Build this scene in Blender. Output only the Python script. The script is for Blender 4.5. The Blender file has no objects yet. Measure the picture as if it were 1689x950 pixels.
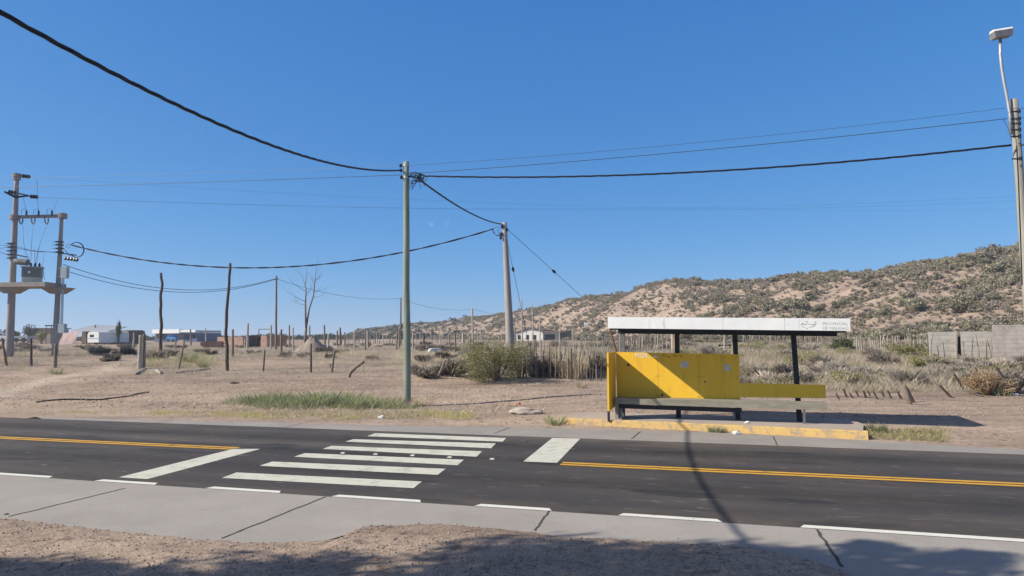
import bpy, math, random
import numpy as np
from mathutils import Vector, Matrix, noise
R = math.radians
scene = bpy.context.scene
COL = scene.collection
rng = np.random.default_rng(7)
random.seed(7)

# ------------------------------------------------------------------ camera
FPX, CAMH, HY, ROLL = 1160.0, 2.1, 553.0, 0.0056      # focal length in photo pixels, eye height
pitch = math.atan((HY - 475) / FPX)
fw = np.array([0, math.cos(pitch), math.sin(pitch)])
up0 = np.array([0, -math.sin(pitch), math.cos(pitch)])
rt0 = np.array([1.0, 0, 0])
cr, sr = math.cos(ROLL), math.sin(ROLL)
rt = cr * rt0 - sr * up0
up = sr * rt0 + cr * up0
cam = bpy.data.cameras.new('camera')
camo = bpy.data.objects.new('camera', cam)
COL.objects.link(camo)
camo.matrix_world = Matrix(((rt[0], up[0], -fw[0], 0), (rt[1], up[1], -fw[1], 0),
                            (rt[2], up[2], -fw[2], CAMH), (0, 0, 0, 1)))
cam.sensor_width = 36
cam.lens = 36 * FPX / 1689
cam.clip_start, cam.clip_end = 0.05, 6000
scene.camera = camo

# ------------------------------------------------------------------ sun, sky, exposure
SUN_EL, SUN_PHI = R(35), R(13)                         # shadows run towards +x, a little away from the camera
sun_dir = Vector((math.cos(SUN_EL) * math.cos(SUN_PHI), math.cos(SUN_EL) * math.sin(SUN_PHI), -math.sin(SUN_EL)))
sl = bpy.data.lights.new('sun', 'SUN')
sl.energy, sl.angle, sl.color = 5.0, R(0.5), (1.0, 0.90, 0.75)
so = bpy.data.objects.new('sun', sl)
COL.objects.link(so)
so.rotation_euler = sun_dir.to_track_quat('-Z', 'Y').to_euler()
so.location = (-30, -10, 30)
w = bpy.data.worlds.new('World')
scene.world = w
w.use_nodes = True
nt = w.node_tree
nt.nodes.clear()
sky = nt.nodes.new('ShaderNodeTexSky')
sky.sky_type = 'NISHITA'
sky.sun_disc = False
sky.sun_elevation = SUN_EL
sky.sun_rotation = math.atan2(-sun_dir.x, -sun_dir.y)
sky.altitude = 3000
sky.air_density = 0.8
sky.dust_density = 0.0
sky.ozone_density = 6.0
# the camera's tone curve flattens the sky: one power per channel
SKY_S = 0.13
sep = nt.nodes.new('ShaderNodeSeparateColor')
cmb = nt.nodes.new('ShaderNodeCombineColor')
nt.links.new(sky.outputs[0], sep.inputs[0])
for ch_, (k_, p_) in enumerate(((0.103, 0.99), (0.211, 0.589), (0.425, 0.349))):
    pw = nt.nodes.new('ShaderNodeMath'); pw.operation = 'POWER'; pw.inputs[1].default_value = p_
    ml = nt.nodes.new('ShaderNodeMath'); ml.operation = 'MULTIPLY'; ml.inputs[1].default_value = k_ / SKY_S / 2 ** 0.4
    nt.links.new(sep.outputs[ch_], pw.inputs[0]); nt.links.new(pw.outputs[0], ml.inputs[0]); nt.links.new(ml.outputs[0], cmb.inputs[ch_])
bg = nt.nodes.new('ShaderNodeBackground')
bg.inputs['Strength'].default_value = SKY_S
out = nt.nodes.new('ShaderNodeOutputWorld')
# paler upper sky added above the view to soften the blue shade light
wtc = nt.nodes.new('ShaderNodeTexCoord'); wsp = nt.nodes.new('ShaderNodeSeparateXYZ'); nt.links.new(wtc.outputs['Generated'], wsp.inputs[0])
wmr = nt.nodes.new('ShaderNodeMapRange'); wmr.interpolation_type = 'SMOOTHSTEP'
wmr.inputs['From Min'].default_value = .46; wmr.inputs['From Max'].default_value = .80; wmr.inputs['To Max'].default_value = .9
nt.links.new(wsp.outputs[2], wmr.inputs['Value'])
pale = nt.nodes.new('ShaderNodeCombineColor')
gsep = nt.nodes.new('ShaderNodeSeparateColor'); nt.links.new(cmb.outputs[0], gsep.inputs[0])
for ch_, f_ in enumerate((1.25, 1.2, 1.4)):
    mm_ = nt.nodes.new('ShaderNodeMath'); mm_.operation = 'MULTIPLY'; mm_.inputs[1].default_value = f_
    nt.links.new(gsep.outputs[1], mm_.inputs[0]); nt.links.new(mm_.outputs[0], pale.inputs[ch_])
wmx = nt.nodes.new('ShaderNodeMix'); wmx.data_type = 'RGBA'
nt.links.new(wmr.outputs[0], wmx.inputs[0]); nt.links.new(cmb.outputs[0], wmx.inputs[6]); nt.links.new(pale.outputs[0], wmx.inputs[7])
# two tiny cloud wisps low in the sky
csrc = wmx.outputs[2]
cn = nt.nodes.new('ShaderNodeTexNoise'); cn.inputs['Scale'].default_value = 160; cn.inputs['Detail'].default_value = 4
nt.links.new(wtc.outputs['Generated'], cn.inputs['Vector'])
for cd_, cr_w, amt in (((-.1135, .9795, .1562), .0062, .17), ((-.0905, .9815, .1573), .006, .09)):
    df = nt.nodes.new('ShaderNodeVectorMath'); df.operation = 'DISTANCE'; df.inputs[1].default_value = cd_
    nrm = nt.nodes.new('ShaderNodeVectorMath'); nrm.operation = 'NORMALIZE'
    nt.links.new(wtc.outputs['Generated'], nrm.inputs[0]); nt.links.new(nrm.outputs[0], df.inputs[0])
    cm = nt.nodes.new('ShaderNodeMapRange'); cm.interpolation_type = 'SMOOTHSTEP'
    cm.inputs['From Min'].default_value = cr_w; cm.inputs['From Max'].default_value = 0; cm.inputs['To Max'].default_value = amt * 2
    nt.links.new(df.outputs['Value'], cm.inputs['Value'])
    cmul = nt.nodes.new('ShaderNodeMath'); cmul.operation = 'MULTIPLY'; nt.links.new(cm.outputs[0], cmul.inputs[0]); nt.links.new(cn.outputs['Fac'], cmul.inputs[1])
    cmx = nt.nodes.new('ShaderNodeMix'); cmx.data_type = 'RGBA'; cmx.inputs[7].default_value = (5.2, 5.3, 5.6, 1)
    nt.links.new(cmul.outputs[0], cmx.inputs[0]); nt.links.new(csrc, cmx.inputs[6]); csrc = cmx.outputs[2]
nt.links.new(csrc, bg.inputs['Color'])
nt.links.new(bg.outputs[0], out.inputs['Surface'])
scene.view_settings.view_transform = 'Standard'
scene.view_settings.look = 'None'
scene.view_settings.exposure = 0.4
scene.view_settings.gamma = 1
scene.render.engine = 'CYCLES'
scene.cycles.max_bounces = 6
scene.cycles.transparent_max_bounces = 6

# ------------------------------------------------------------------ terrain
def ray(px, py):
    return fw + (px - 844.5) / FPX * rt + (475 - py) / FPX * up
def at(px, py, D):
    """world point at depth y = D seen in the photo at px, py (photo survey helper)"""
    d = ray(px, py)
    return Vector(tuple(np.array([0, 0, CAMH]) + d * (D / d[1])))
def g0(px, py, z=0.0):
    d = ray(px, py)
    return Vector(tuple(np.array([0, 0, CAMH]) + d * ((z - CAMH) / d[2])))
def sm(a, b, x):
    t = min(1.0, max(0.0, (x - a) / (b - a)))
    return t * t * (3 - 2 * t)
SIL = [(560, 549), (600, 545), (640, 540), (700, 535), (760, 529), (830, 519), (870, 512), (930, 501), (1000, 489), (1060, 477), (1110, 467),
       (1150, 462), (1190, 466), (1240, 468), (1300, 464), (1360, 460), (1400, 456), (1450, 450), (1500, 441), (1560, 432), (1620, 420),
       (1689, 412), (1800, 402), (1950, 404), (2300, 440), (2900, 540)]
_sa, _se = [], []
for p in SIL:
    d = ray(*p)
    _sa.append(d[0] / d[1]); _se.append(d[2] / d[1])
_PX = [560, 700, 830, 960, 1130, 1400, 1689, 2300]
_YR = [420, 340, 270, 220, 175, 140, 120, 105]
_YF = [330, 250, 200, 155, 112, 86, 70, 62]
_pa = [(p - 844.5) / FPX for p in _PX]
def hillinfo(a):
    return float(np.interp(a, _pa, _YR)), float(np.interp(a, _pa, _YF)), float(np.interp(a, _sa, _se, left=0, right=0))
def hill(x, y):
    if y < 50 or x / y < _sa[0]:
        return 0.0
    a = x / y
    yr, yf, e = hillinfo(a)
    hr = max(0.0, CAMH + e * yr - 0.95) * sm(_sa[0], _sa[0] + .03, a)
    t = (y - yf) / (yr - yf)
    if t <= 0:
        return 0.0
    if t < 1:
        h = math.sin(math.pi / 2 * t) ** 1.25
    else:
        h = 1 - .45 * sm(0, 2.5, t - 1)
    amp = min(1.0, hr / 6) * min(1, t * 3) * (1 if t < .75 else max(0.25, 1 - (t - .75) * 3))
    n = noise.fractal(Vector((x * .045, y * .045, 1.7)), 1.0, 2.0, 4) * 2.0 - 1.3 * max(0, .25 - abs(noise.noise(Vector((x * .03, y * .03, 8.1))))) * 4 + noise.noise(Vector((x * .2, y * .2, 4))) * .35
    return hr * h + n * amp
EDGE_PX = [(-700, 800), (-300, 830), (0, 853), (60, 860), (130, 868), (200, 876), (260, 882), (320, 888), (370, 891), (430, 894), (500, 893), (560, 889), (580, 882), (590, 872), (605, 867), (640, 866), (690, 865),
        (730, 863), (775, 868), (830, 872), (880, 877), (930, 885), (990, 887), (1060, 891), (1130, 894), (1200, 898), (1260, 905), (1310, 917), (1360, 931), (1420, 952), (1500, 985), (1620, 1040), (2000, 1120)]
_eu = []; _es = []
for _p in EDGE_PX:
    _q = g0(*_p)
    _eu.append(_q.x * .9602 - _q.y * .2793); _es.append(_q.x * .2793 + _q.y * .9602)
def edge_s(x, y):
    u = x * .9602 - y * .2793
    return float(np.interp(u, _eu, _es)) + .05 * noise.noise(Vector((u * 3.5, 1, 0))) + .03 * noise.noise(Vector((u * 11, 5, 0)))
def gz(x, y):
    s = .279 * x + .960 * y
    z = -.012
    if s > 15.5 and y > 0:
        z += .13 * sm(15.7, 17.3, s)
        z += .85 * sm(21.5, 44, y + .08 * x)
        z -= .16 * sm(17.5, 19.5, s) * (1 - sm(19.5, 23, s)) * sm(3.0, 0.5, x) if x < 3 else 0
        k = sm(17.2, 24, s)
        z += k * (.10 * noise.noise(Vector((x * .22, y * .22, .3))) + .045 * noise.noise(Vector((x * .9, y * .9, 5.3))))
        # low bank where the dirt track passes, left of centre
        z += .10 * sm(26, 29, y) * (1 - sm(30, 33, y)) * (1 - sm(-4, 4, x))
        z += hill(x, y)
    elif s < 7.6:
        es = edge_s(x, y)
        z += .034 * (1 - sm(es - .18, es + .10, s)) + (1 - sm(es - .7, es, s)) * (.022 * noise.noise(Vector((x * .8, y * .8, 2.2))) + .01 * noise.noise(Vector((x * 3, y * 3, 6))) + .012)
    return z
def gp(px, py):
    d = ray(px, py)
    o = np.array([0, 0, CAMH])
    t, pt = 3.0, 3.0
    while t < 700:
        p = o + d * t
        if p[2] < gz(p[0], p[1]):
            lo, hi = pt, t
            for _ in range(18):
                m = (lo + hi) / 2
                q = o + d * m
                if q[2] < gz(q[0], q[1]): hi = m
                else: lo = m
            q = o + d * hi
            return Vector((q[0], q[1], gz(q[0], q[1])))
        pt = t
        t *= 1.012
    q = o + d * 700
    return Vector((q[0], q[1], gz(q[0], q[1])))
def gpt(x, y):
    return Vector((x, y, gz(x, y)))

# ------------------------------------------------------------------ materials
def new_mat(name):
    m = bpy.data.materials.new(name)
    m.use_nodes = True
    n = m.node_tree.nodes
    b = n['Principled BSDF']
    return m, n, m.node_tree.links, b
def ramp(n, stops):
    r = n.new('ShaderNodeValToRGB')
    e = r.color_ramp.elements
    while len(e) < len(stops):
        e.new(.5)
    for k, (p, c) in enumerate(stops):
        e[k].position = p
        e[k].color = (*c, 1) if len(c) == 3 else c
    return r
def noise_node(n, l, coord, scale, detail=4, rough=.55, stretch=None):
    t = n.new('ShaderNodeTexNoise')
    t.inputs['Scale'].default_value = scale
    t.inputs['Detail'].default_value = detail
    t.inputs['Roughness'].default_value = rough
    if stretch:
        mp = n.new('ShaderNodeMapping')
        mp.inputs['Scale'].default_value = stretch
        l.new(coord, mp.inputs['Vector'])
        l.new(mp.outputs[0], t.inputs['Vector'])
    else:
        l.new(coord, t.inputs['Vector'])
    return t
def mat(name, c1, c2, scale=6, rough=.85, metal=0, bump=.0, bscale=None, stretch=None, stops=None, coord='Object', spec=.3, detail=5):
    m, n, l, b = new_mat(name)
    tc = n.new('ShaderNodeTexCoord')
    co = tc.outputs[coord]
    t = noise_node(n, l, co, scale, detail, .6, stretch)
    r = ramp(n, stops or [(.3, c1), (.7, c2)])
    l.new(t.outputs['Fac'], r.inputs['Fac'])
    l.new(r.outputs['Color'], b.inputs['Base Color'])
    b.inputs['Roughness'].default_value = rough
    b.inputs['Metallic'].default_value = metal
    b.inputs['Specular IOR Level'].default_value = spec
    if bump:
        t2 = noise_node(n, l, co, bscale or scale * 4, 5, .6, stretch)
        bp = n.new('ShaderNodeBump')
        bp.inputs['Strength'].default_value = bump
        bp.inputs['Distance'].default_value = .02
        l.new(t2.outputs['Fac'], bp.inputs['Height'])
        l.new(bp.outputs[0], b.inputs['Normal'])
    return m
def leaf_mat(name, cols, trans=.25, objrand=True):
    """foliage: every blade or leaf takes its own tone"""
    m, n, l, b = new_mat(name)
    g = n.new('ShaderNodeNewGeometry')
    r = ramp(n, [(k / (len(cols) - 1), c) for k, c in enumerate(cols)])
    l.new(g.outputs['Random Per Island'], r.inputs['Fac'])
    src = r.outputs['Color']
    if objrand:
        oi = n.new('ShaderNodeObjectInfo')
        mr = n.new('ShaderNodeMapRange')
        mr.inputs['To Min'].default_value = .72
        mr.inputs['To Max'].default_value = 1.3
        l.new(oi.outputs['Random'], mr.inputs['Value'])
        h = n.new('ShaderNodeHueSaturation')
        l.new(src, h.inputs['Color'])
        l.new(mr.outputs[0], h.inputs['Value'])
        src = h.outputs['Color']
    l.new(src, b.inputs['Base Color'])
    b.inputs['Roughness'].default_value = .75
    b.inputs['Specular IOR Level'].default_value = .15
    tr = n.new('ShaderNodeBsdfTranslucent')
    l.new(src, tr.inputs['Color'])
    mx = n.new('ShaderNodeMixShader')
    mx.inputs[0].default_value = trans
    l.new(b.outputs[0], mx.inputs[1])
    l.new(tr.outputs[0], mx.inputs[2])
    l.new(mx.outputs[0], n['Material Output'].inputs['Surface'])
    return m
def mixc(n, l, fac, a, b):
    m = n.new('ShaderNodeMix')
    m.data_type = 'RGBA'
    for s, v in ((m.inputs[6], a), (m.inputs[7], b)):
        if isinstance(v, tuple): s.default_value = (*v, 1)
        else: l.new(v, s)
    if isinstance(fac, (int, float)): m.inputs[0].default_value = fac
    else: l.new(fac, m.inputs[0])
    return m.outputs[2]
def ground_mat():
    m, n, l, b = new_mat('dry dirt')
    g = n.new('ShaderNodeNewGeometry')
    co = g.outputs['Position']
    big = noise_node(n, l, co, .16, 5, .6)
    mid = noise_node(n, l, co, 1.1, 6, .65)
    fine = noise_node(n, l, co, 9, 6, .7)
    r1 = ramp(n, [(.32, (.335, .265, .215)), (.5, (.42, .335, .272)), (.68, (.52, .425, .345))])
    l.new(big.outputs['Fac'], r1.inputs['Fac'])
    r2 = ramp(n, [(.3, (.272, .22, .18)), (.55, (.42, .34, .28)), (.75, (.54, .445, .365))])
    l.new(mid.outputs['Fac'], r2.inputs['Fac'])
    c = mixc(n, l, .5, r1.outputs[0], r2.outputs[0])
    r3 = ramp(n, [(.28, (.45, .45, .45)), (.48, (.95, .95, .95)), (.75, (1.25, 1.22, 1.2))])
    l.new(fine.outputs['Fac'], r3.inputs['Fac'])
    mu = n.new('ShaderNodeMix'); mu.data_type = 'RGBA'; mu.blend_type = 'MULTIPLY'; mu.inputs[0].default_value = .85
    l.new(c, mu.inputs[6]); l.new(r3.outputs[0], mu.inputs[7])
    # gravel speckle
    v = n.new('ShaderNodeTexVoronoi'); v.inputs['Scale'].default_value = 38
    l.new(co, v.inputs['Vector'])
    rv = ramp(n, [(0, (1.18, 1.12, 1.06)), (.35, (1, 1, 1)), (.6, (.62, .60, .60))])
    l.new(v.outputs['Distance'], rv.inputs['Fac'])
    mu2 = n.new('ShaderNodeMix'); mu2.data_type = 'RGBA'; mu2.blend_type = 'MULTIPLY'; mu2.inputs[0].default_value = .6
    l.new(mu.outputs[2], mu2.inputs[6]); l.new(rv.outputs[0], mu2.inputs[7])
    tr = noise_node(n, l, co, .55, 5, .6, (.16, 1.0, 1))
    rt_ = ramp(n, [(.36, (.72, .70, .69)), (.50, (1, 1, 1)), (.64, (1.16, 1.14, 1.10))]); l.new(tr.outputs['Fac'], rt_.inputs['Fac'])
    mu3 = n.new('ShaderNodeMix'); mu3.data_type = 'RGBA'; mu3.blend_type = 'MULTIPLY'; mu3.inputs[0].default_value = .9
    l.new(mu2.outputs[2], mu3.inputs[6]); l.new(rt_.outputs[0], mu3.inputs[7])
    sp_ = noise_node(n, l, co, 5.5, 3, .5)
    rs_ = ramp(n, [(.30, (.42, .40, .40)), (.42, (1, 1, 1))]); l.new(sp_.outputs['Fac'], rs_.inputs['Fac'])
    mu4 = n.new('ShaderNodeMix'); mu4.data_type = 'RGBA'; mu4.blend_type = 'MULTIPLY'; mu4.inputs[0].default_value = .7
    l.new(mu3.outputs[2], mu4.inputs[6]); l.new(rs_.outputs[0], mu4.inputs[7])
    # pale wheel track running in from the left
    q0, q1 = gp(-80, 672), gp(238, 604)
    dv = Vector((q1.x - q0.x, q1.y - q0.y, 0)).normalized(); nv = Vector((-dv.y, dv.x, 0))
    dp = n.new('ShaderNodeVectorMath'); dp.operation = 'DOT_PRODUCT'; dp.inputs[1].default_value = nv
    l.new(co, dp.inputs[0])
    sb = n.new('ShaderNodeMath'); sb.operation = 'SUBTRACT'; sb.inputs[1].default_value = q0.dot(nv); l.new(dp.outputs['Value'], sb.inputs[0])
    wn = n.new('ShaderNodeMath'); wn.operation = 'MULTIPLY_ADD'; wn.inputs[1].default_value = 1.6; l.new(tr.outputs['Fac'], wn.inputs[0]); l.new(sb.outputs[0], wn.inputs[2])
    wo = n.new('ShaderNodeMath'); wo.operation = 'SUBTRACT'; wo.inputs[1].default_value = .8; l.new(wn.outputs[0], wo.inputs[0])
    ab = n.new('ShaderNodeMath'); ab.operation = 'ABSOLUTE'; l.new(wo.outputs[0], ab.inputs[0])
    tm = ramp(n, [(0, (.35, .35, .35)), (.16, (.2, .2, .2)), (.32, (.8, .8, .8)), (.55, (.8, .8, .8)), (.85, (0, 0, 0))])
    dvn = n.new('ShaderNodeMath'); dvn.operation = 'DIVIDE'; dvn.inputs[1].default_value = 2.6; l.new(ab.outputs[0], dvn.inputs[0]); l.new(dvn.outputs[0], tm.inputs['Fac'])
    sxx = n.new('ShaderNodeSeparateXYZ'); l.new(co, sxx.inputs[0])
    lim = n.new('ShaderNodeMapRange'); lim.inputs['From Min'].default_value = q1.x + 2; lim.inputs['From Max'].default_value = q1.x - 2; l.new(sxx.outputs[0], lim.inputs['Value'])
    tmm = n.new('ShaderNodeMath'); tmm.operation = 'MULTIPLY'; l.new(tm.outputs[0], tmm.inputs[0]); l.new(lim.outputs[0], tmm.inputs[1])
    ctr = mixc(n, l, tmm.outputs[0], mu4.outputs[2], (.53, .46, .39))
    l.new(ctr, b.inputs['Base Color'])
    b.inputs['Roughness'].default_value = .95
    b.inputs['Specular IOR Level'].default_value = .1
    ad = n.new('ShaderNodeMath'); ad.operation = 'MULTIPLY_ADD'; ad.inputs[1].default_value = .5
    l.new(fine.outputs['Fac'], ad.inputs[0]); l.new(mid.outputs['Fac'], ad.inputs[2])
    bp = n.new('ShaderNodeBump'); bp.inputs['Strength'].default_value = .7; bp.inputs['Distance'].default_value = .05
    l.new(ad.outputs[0], bp.inputs['Height'])
    bp2 = n.new('ShaderNodeBump'); bp2.inputs['Strength'].default_value = .45; bp2.inputs['Distance'].default_value = .01; bp2.invert = True
    l.new(v.outputs['Distance'], bp2.inputs['Height']); l.new(bp.outputs[0], bp2.inputs['Normal'])
    l.new(bp2.outputs[0], b.inputs['Normal'])
    return m
def asphalt_mat():
    m, n, l, b = new_mat('asphalt')
    g = n.new('ShaderNodeNewGeometry')
    rot = n.new('ShaderNodeMapping'); rot.vector_type = 'POINT'
    rot.inputs['Rotation'].default_value = (0, 0, R(16.2))
    l.new(g.outputs['Position'], rot.inputs['Vector'])
    co = rot.outputs[0]
    lane = noise_node(n, l, co, 1.0, 5, .6, (.10, 1.1, 1))
    pat = noise_node(n, l, co, .5, 5, .65)
    fine = noise_node(n, l, co, 60, 3, .7)
    r1 = ramp(n, [(.3, (.030, .030, .034)), (.5, (.057, .053, .053)), (.68, (.112, .095, .086))])
    l.new(lane.outputs['Fac'], r1.inputs['Fac'])
    r2 = ramp(n, [(.35, (.040, .041, .046)), (.65, (.088, .075, .068))])
    l.new(pat.outputs['Fac'], r2.inputs['Fac'])
    c = mixc(n, l, .5, r1.outputs[0], r2.outputs[0])
    r3 = ramp(n, [(.3, (.62, .62, .62)), (.6, (1.05, 1.05, 1.05)), (.8, (1.9, 1.85, 1.8))])
    l.new(fine.outputs['Fac'], r3.inputs['Fac'])
    mu = n.new('ShaderNodeMix'); mu.data_type = 'RGBA'; mu.blend_type = 'MULTIPLY'; mu.inputs[0].default_value = .7
    l.new(c, mu.inputs[6]); l.new(r3.outputs[0], mu.inputs[7])
    # pale scuffed flecks and dark tar smears
    fl = noise_node(n, l, co, 5, 6, .75, (.35, 1.6, 1))
    rf = ramp(n, [(.59, (0, 0, 0)), (.68, (1, 1, 1))])
    l.new(fl.outputs['Fac'], rf.inputs['Fac'])
    c2 = mixc(n, l, rf.outputs[0], mu.outputs[2], (.17, .165, .16))
    tar = noise_node(n, l, co, .9, 3, .5, (.5, 1.8, 1))
    rtm = ramp(n, [(.60, (0, 0, 0)), (.66, (.75, .75, .75))])
    l.new(tar.outputs['Fac'], rtm.inputs['Fac'])
    c3 = mixc(n, l, rtm.outputs[0], c2, (.027, .028, .034))
    # cracks, and dust blown in along both edges
    vc = n.new('ShaderNodeTexVoronoi'); vc.feature = 'DISTANCE_TO_EDGE'; vc.inputs['Scale'].default_value = .45
    wob = n.new('ShaderNodeVectorMath'); wob.operation = 'MULTIPLY_ADD'
    nz = noise_node(n, l, co, 1.6, 5, .6)
    wob.inputs[1].default_value = (1.1, 1.1, 0)
    l.new(nz.outputs['Color'], wob.inputs[0]); l.new(co, wob.inputs[2]); l.new(wob.outputs[0], vc.inputs['Vector'])
    rc = ramp(n, [(.0, (1, 1, 1)), (.010, (0, 0, 0))]); l.new(vc.outputs['Distance'], rc.inputs['Fac'])
    rm = ramp(n, [(.50, (0, 0, 0)), (.58, (.8, .8, .8))]); l.new(pat.outputs['Fac'], rm.inputs['Fac'])
    cm = n.new('ShaderNodeMath'); cm.operation = 'MULTIPLY'; l.new(rc.outputs[0], cm.inputs[0]); l.new(rm.outputs[0], cm.inputs[1])
    c4 = mixc(n, l, cm.outputs[0], c3, (.022, .022, .025))
    sx = n.new('ShaderNodeSeparateXYZ'); l.new(co, sx.inputs[0])
    dsum = None
    for e0, e1 in ((8.95, 8.2), (13.55, 14.5)):
        dm = n.new('ShaderNodeMapRange'); dm.inputs['From Min'].default_value = e0; dm.inputs['From Max'].default_value = e1; dm.inputs['To Max'].default_value = .55
        l.new(sx.outputs[1], dm.inputs['Value'])
        if dsum is None: dsum = dm.outputs[0]
        else:
            aa = n.new('ShaderNodeMath'); aa.operation = 'ADD'; l.new(dsum, aa.inputs[0]); l.new(dm.outputs[0], aa.inputs[1]); dsum = aa.outputs[0]
    dn = noise_node(n, l, co, 2.2, 6, .75, (.35, 1.3, 1))
    rd = ramp(n, [(.35, (.1, .1, .1)), (.65, (1, 1, 1))]); l.new(dn.outputs['Fac'], rd.inputs['Fac'])
    dmul = n.new('ShaderNodeMath'); dmul.operation = 'MULTIPLY'; l.new(dsum, dmul.inputs[0]); l.new(rd.outputs[0], dmul.inputs[1])
    c5 = mixc(n, l, dmul.outputs[0], c4, (.20, .17, .145))
    # wheel paths polished a little darker
    wv = n.new('ShaderNodeMath'); wv.operation = 'SINE'
    ws = n.new('ShaderNodeMath'); ws.operation = 'MULTIPLY_ADD'; ws.inputs[1].default_value = 4.2; ws.inputs[2].default_value = .6
    l.new(sx.outputs[1], ws.inputs[0]); l.new(ws.outputs[0], wv.inputs[0])
    wr = n.new('ShaderNodeMapRange'); wr.inputs['From Min'].default_value = -1; wr.inputs['To Min'].default_value = .80; wr.inputs['To Max'].default_value = 1.22
    l.new(wv.outputs[0], wr.inputs['Value'])
    wh = n.new('ShaderNodeHueSaturation'); l.new(c5, wh.inputs['Color']); l.new(wr.outputs[0], wh.inputs['Value'])
    l.new(wh.outputs[0], b.inputs['Base Color'])
    b.inputs['Roughness'].default_value = .88
    b.inputs['Specular IOR Level'].default_value = .25
    bp = n.new('ShaderNodeBump'); bp.inputs['Strength'].default_value = .4; bp.inputs['Distance'].default_value = .01
    l.new(fine.outputs['Fac'], bp.inputs['Height']); l.new(bp.outputs[0], b.inputs['Normal'])
    return m
def paint_mat(name, col, dark, wear=.62):
    m, n, l, b = new_mat(name)
    g = n.new('ShaderNodeNewGeometry')
    t = noise_node(n, l, g.outputs['Position'], 3.2, 9, .82)
    t2 = noise_node(n, l, g.outputs['Position'], 30, 3, .6)
    ad = n.new('ShaderNodeMath'); ad.operation = 'MULTIPLY_ADD'; ad.inputs[1].default_value = .25
    l.new(t2.outputs['Fac'], ad.inputs[0]); l.new(t.outputs['Fac'], ad.inputs[2])
    r = ramp(n, [(.45, col), (wear + .08, tuple(v * .9 for v in col)), (wear + .13, dark)])
    l.new(ad.outputs[0], r.inputs['Fac'])
    l.new(r.outputs[0], b.inputs['Base Color'])
    b.inputs['Roughness'].default_value = .75
    return m
def concrete_mat(name, a, c, speck=.5):
    m, n, l, b = new_mat(name)
    g = n.new('ShaderNodeNewGeometry')
    co = g.outputs['Position']
    t = noise_node(n, l, co, .7, 7, .65)
    r = ramp(n, [(.3, a), (.7, c)])
    l.new(t.outputs['Fac'], r.inputs['Fac'])
    f = noise_node(n, l, co, 35, 4, .7)
    rf = ramp(n, [(.3, (.72, .72, .72)), (.5, (1, 1, 1)), (.75, (1.08, 1.08, 1.08))])
    l.new(f.outputs['Fac'], rf.inputs['Fac'])
    mu = n.new('ShaderNodeMix'); mu.data_type = 'RGBA'; mu.blend_type = 'MULTIPLY'; mu.inputs[0].default_value = speck
    l.new(r.outputs[0], mu.inputs[6]); l.new(rf.outputs[0], mu.inputs[7])
    st = noise_node(n, l, co, 2.6, 4, .7)
    rs = ramp(n, [(.63, (0, 0, 0)), (.8, (.7, .7, .7))])
    l.new(st.outputs['Fac'], rs.inputs['Fac'])
    c2 = mixc(n, l, rs.outputs[0], mu.outputs[2], tuple(v * .62 for v in a))
    l.new(c2, b.inputs['Base Color'])
    b.inputs['Roughness'].default_value = .9
    b.inputs['Specular IOR Level'].default_value = .2
    bp = n.new('ShaderNodeBump'); bp.inputs['Strength'].default_value = .25; bp.inputs['Distance'].default_value = .01
    l.new(f.outputs['Fac'], bp.inputs['Height']); l.new(bp.outputs[0], b.inputs['Normal'])
    return m
def block_mat(name, a, c, mortar, bw=.4, bh=.2):
    m, n, l, b = new_mat(name)
    tc = n.new('ShaderNodeTexCoord')
    sp = n.new('ShaderNodeSeparateXYZ'); l.new(tc.outputs['Object'], sp.inputs[0])
    ad = n.new('ShaderNodeMath'); ad.operation = 'ADD'
    l.new(sp.outputs[0], ad.inputs[0]); l.new(sp.outputs[1], ad.inputs[1])
    cb = n.new('ShaderNodeCombineXYZ'); l.new(ad.outputs[0], cb.inputs[0]); l.new(sp.outputs[2], cb.inputs[1])
    br = n.new('ShaderNodeTexBrick')
    br.inputs['Scale'].default_value = 1
    br.inputs['Brick Width'].default_value = bw
    br.inputs['Row Height'].default_value = bh
    br.inputs['Mortar Size'].default_value = .014
    br.inputs['Color1'].default_value = (*a, 1); br.inputs['Color2'].default_value = (*c, 1); br.inputs['Mortar'].default_value = (*mortar, 1)
    l.new(cb.outputs[0], br.inputs['Vector'])
    t = noise_node(n, l, tc.outputs['Object'], 3, 5, .65)
    rf = ramp(n, [(.3, (.62, .60, .58)), (.5, (.95, .95, .95)), (.7, (1.15, 1.15, 1.15))]); l.new(t.outputs['Fac'], rf.inputs['Fac']); t.inputs['Scale'].default_value = 1.4
    mu = n.new('ShaderNodeMix'); mu.data_type = 'RGBA'; mu.blend_type = 'MULTIPLY'; mu.inputs[0].default_value = .8
    l.new(br.outputs['Color'], mu.inputs[6]); l.new(rf.outputs[0], mu.inputs[7])
    l.new(mu.outputs[2], b.inputs['Base Color'])
    b.inputs['Roughness'].default_value = .95
    bp = n.new('ShaderNodeBump'); bp.inputs['Strength'].default_value = .5; bp.inputs['Distance'].default_value = .02; bp.invert = True
    l.new(br.outputs['Fac'], bp.inputs['Height']); l.new(bp.outputs[0], b.inputs['Normal'])
    return m

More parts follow.
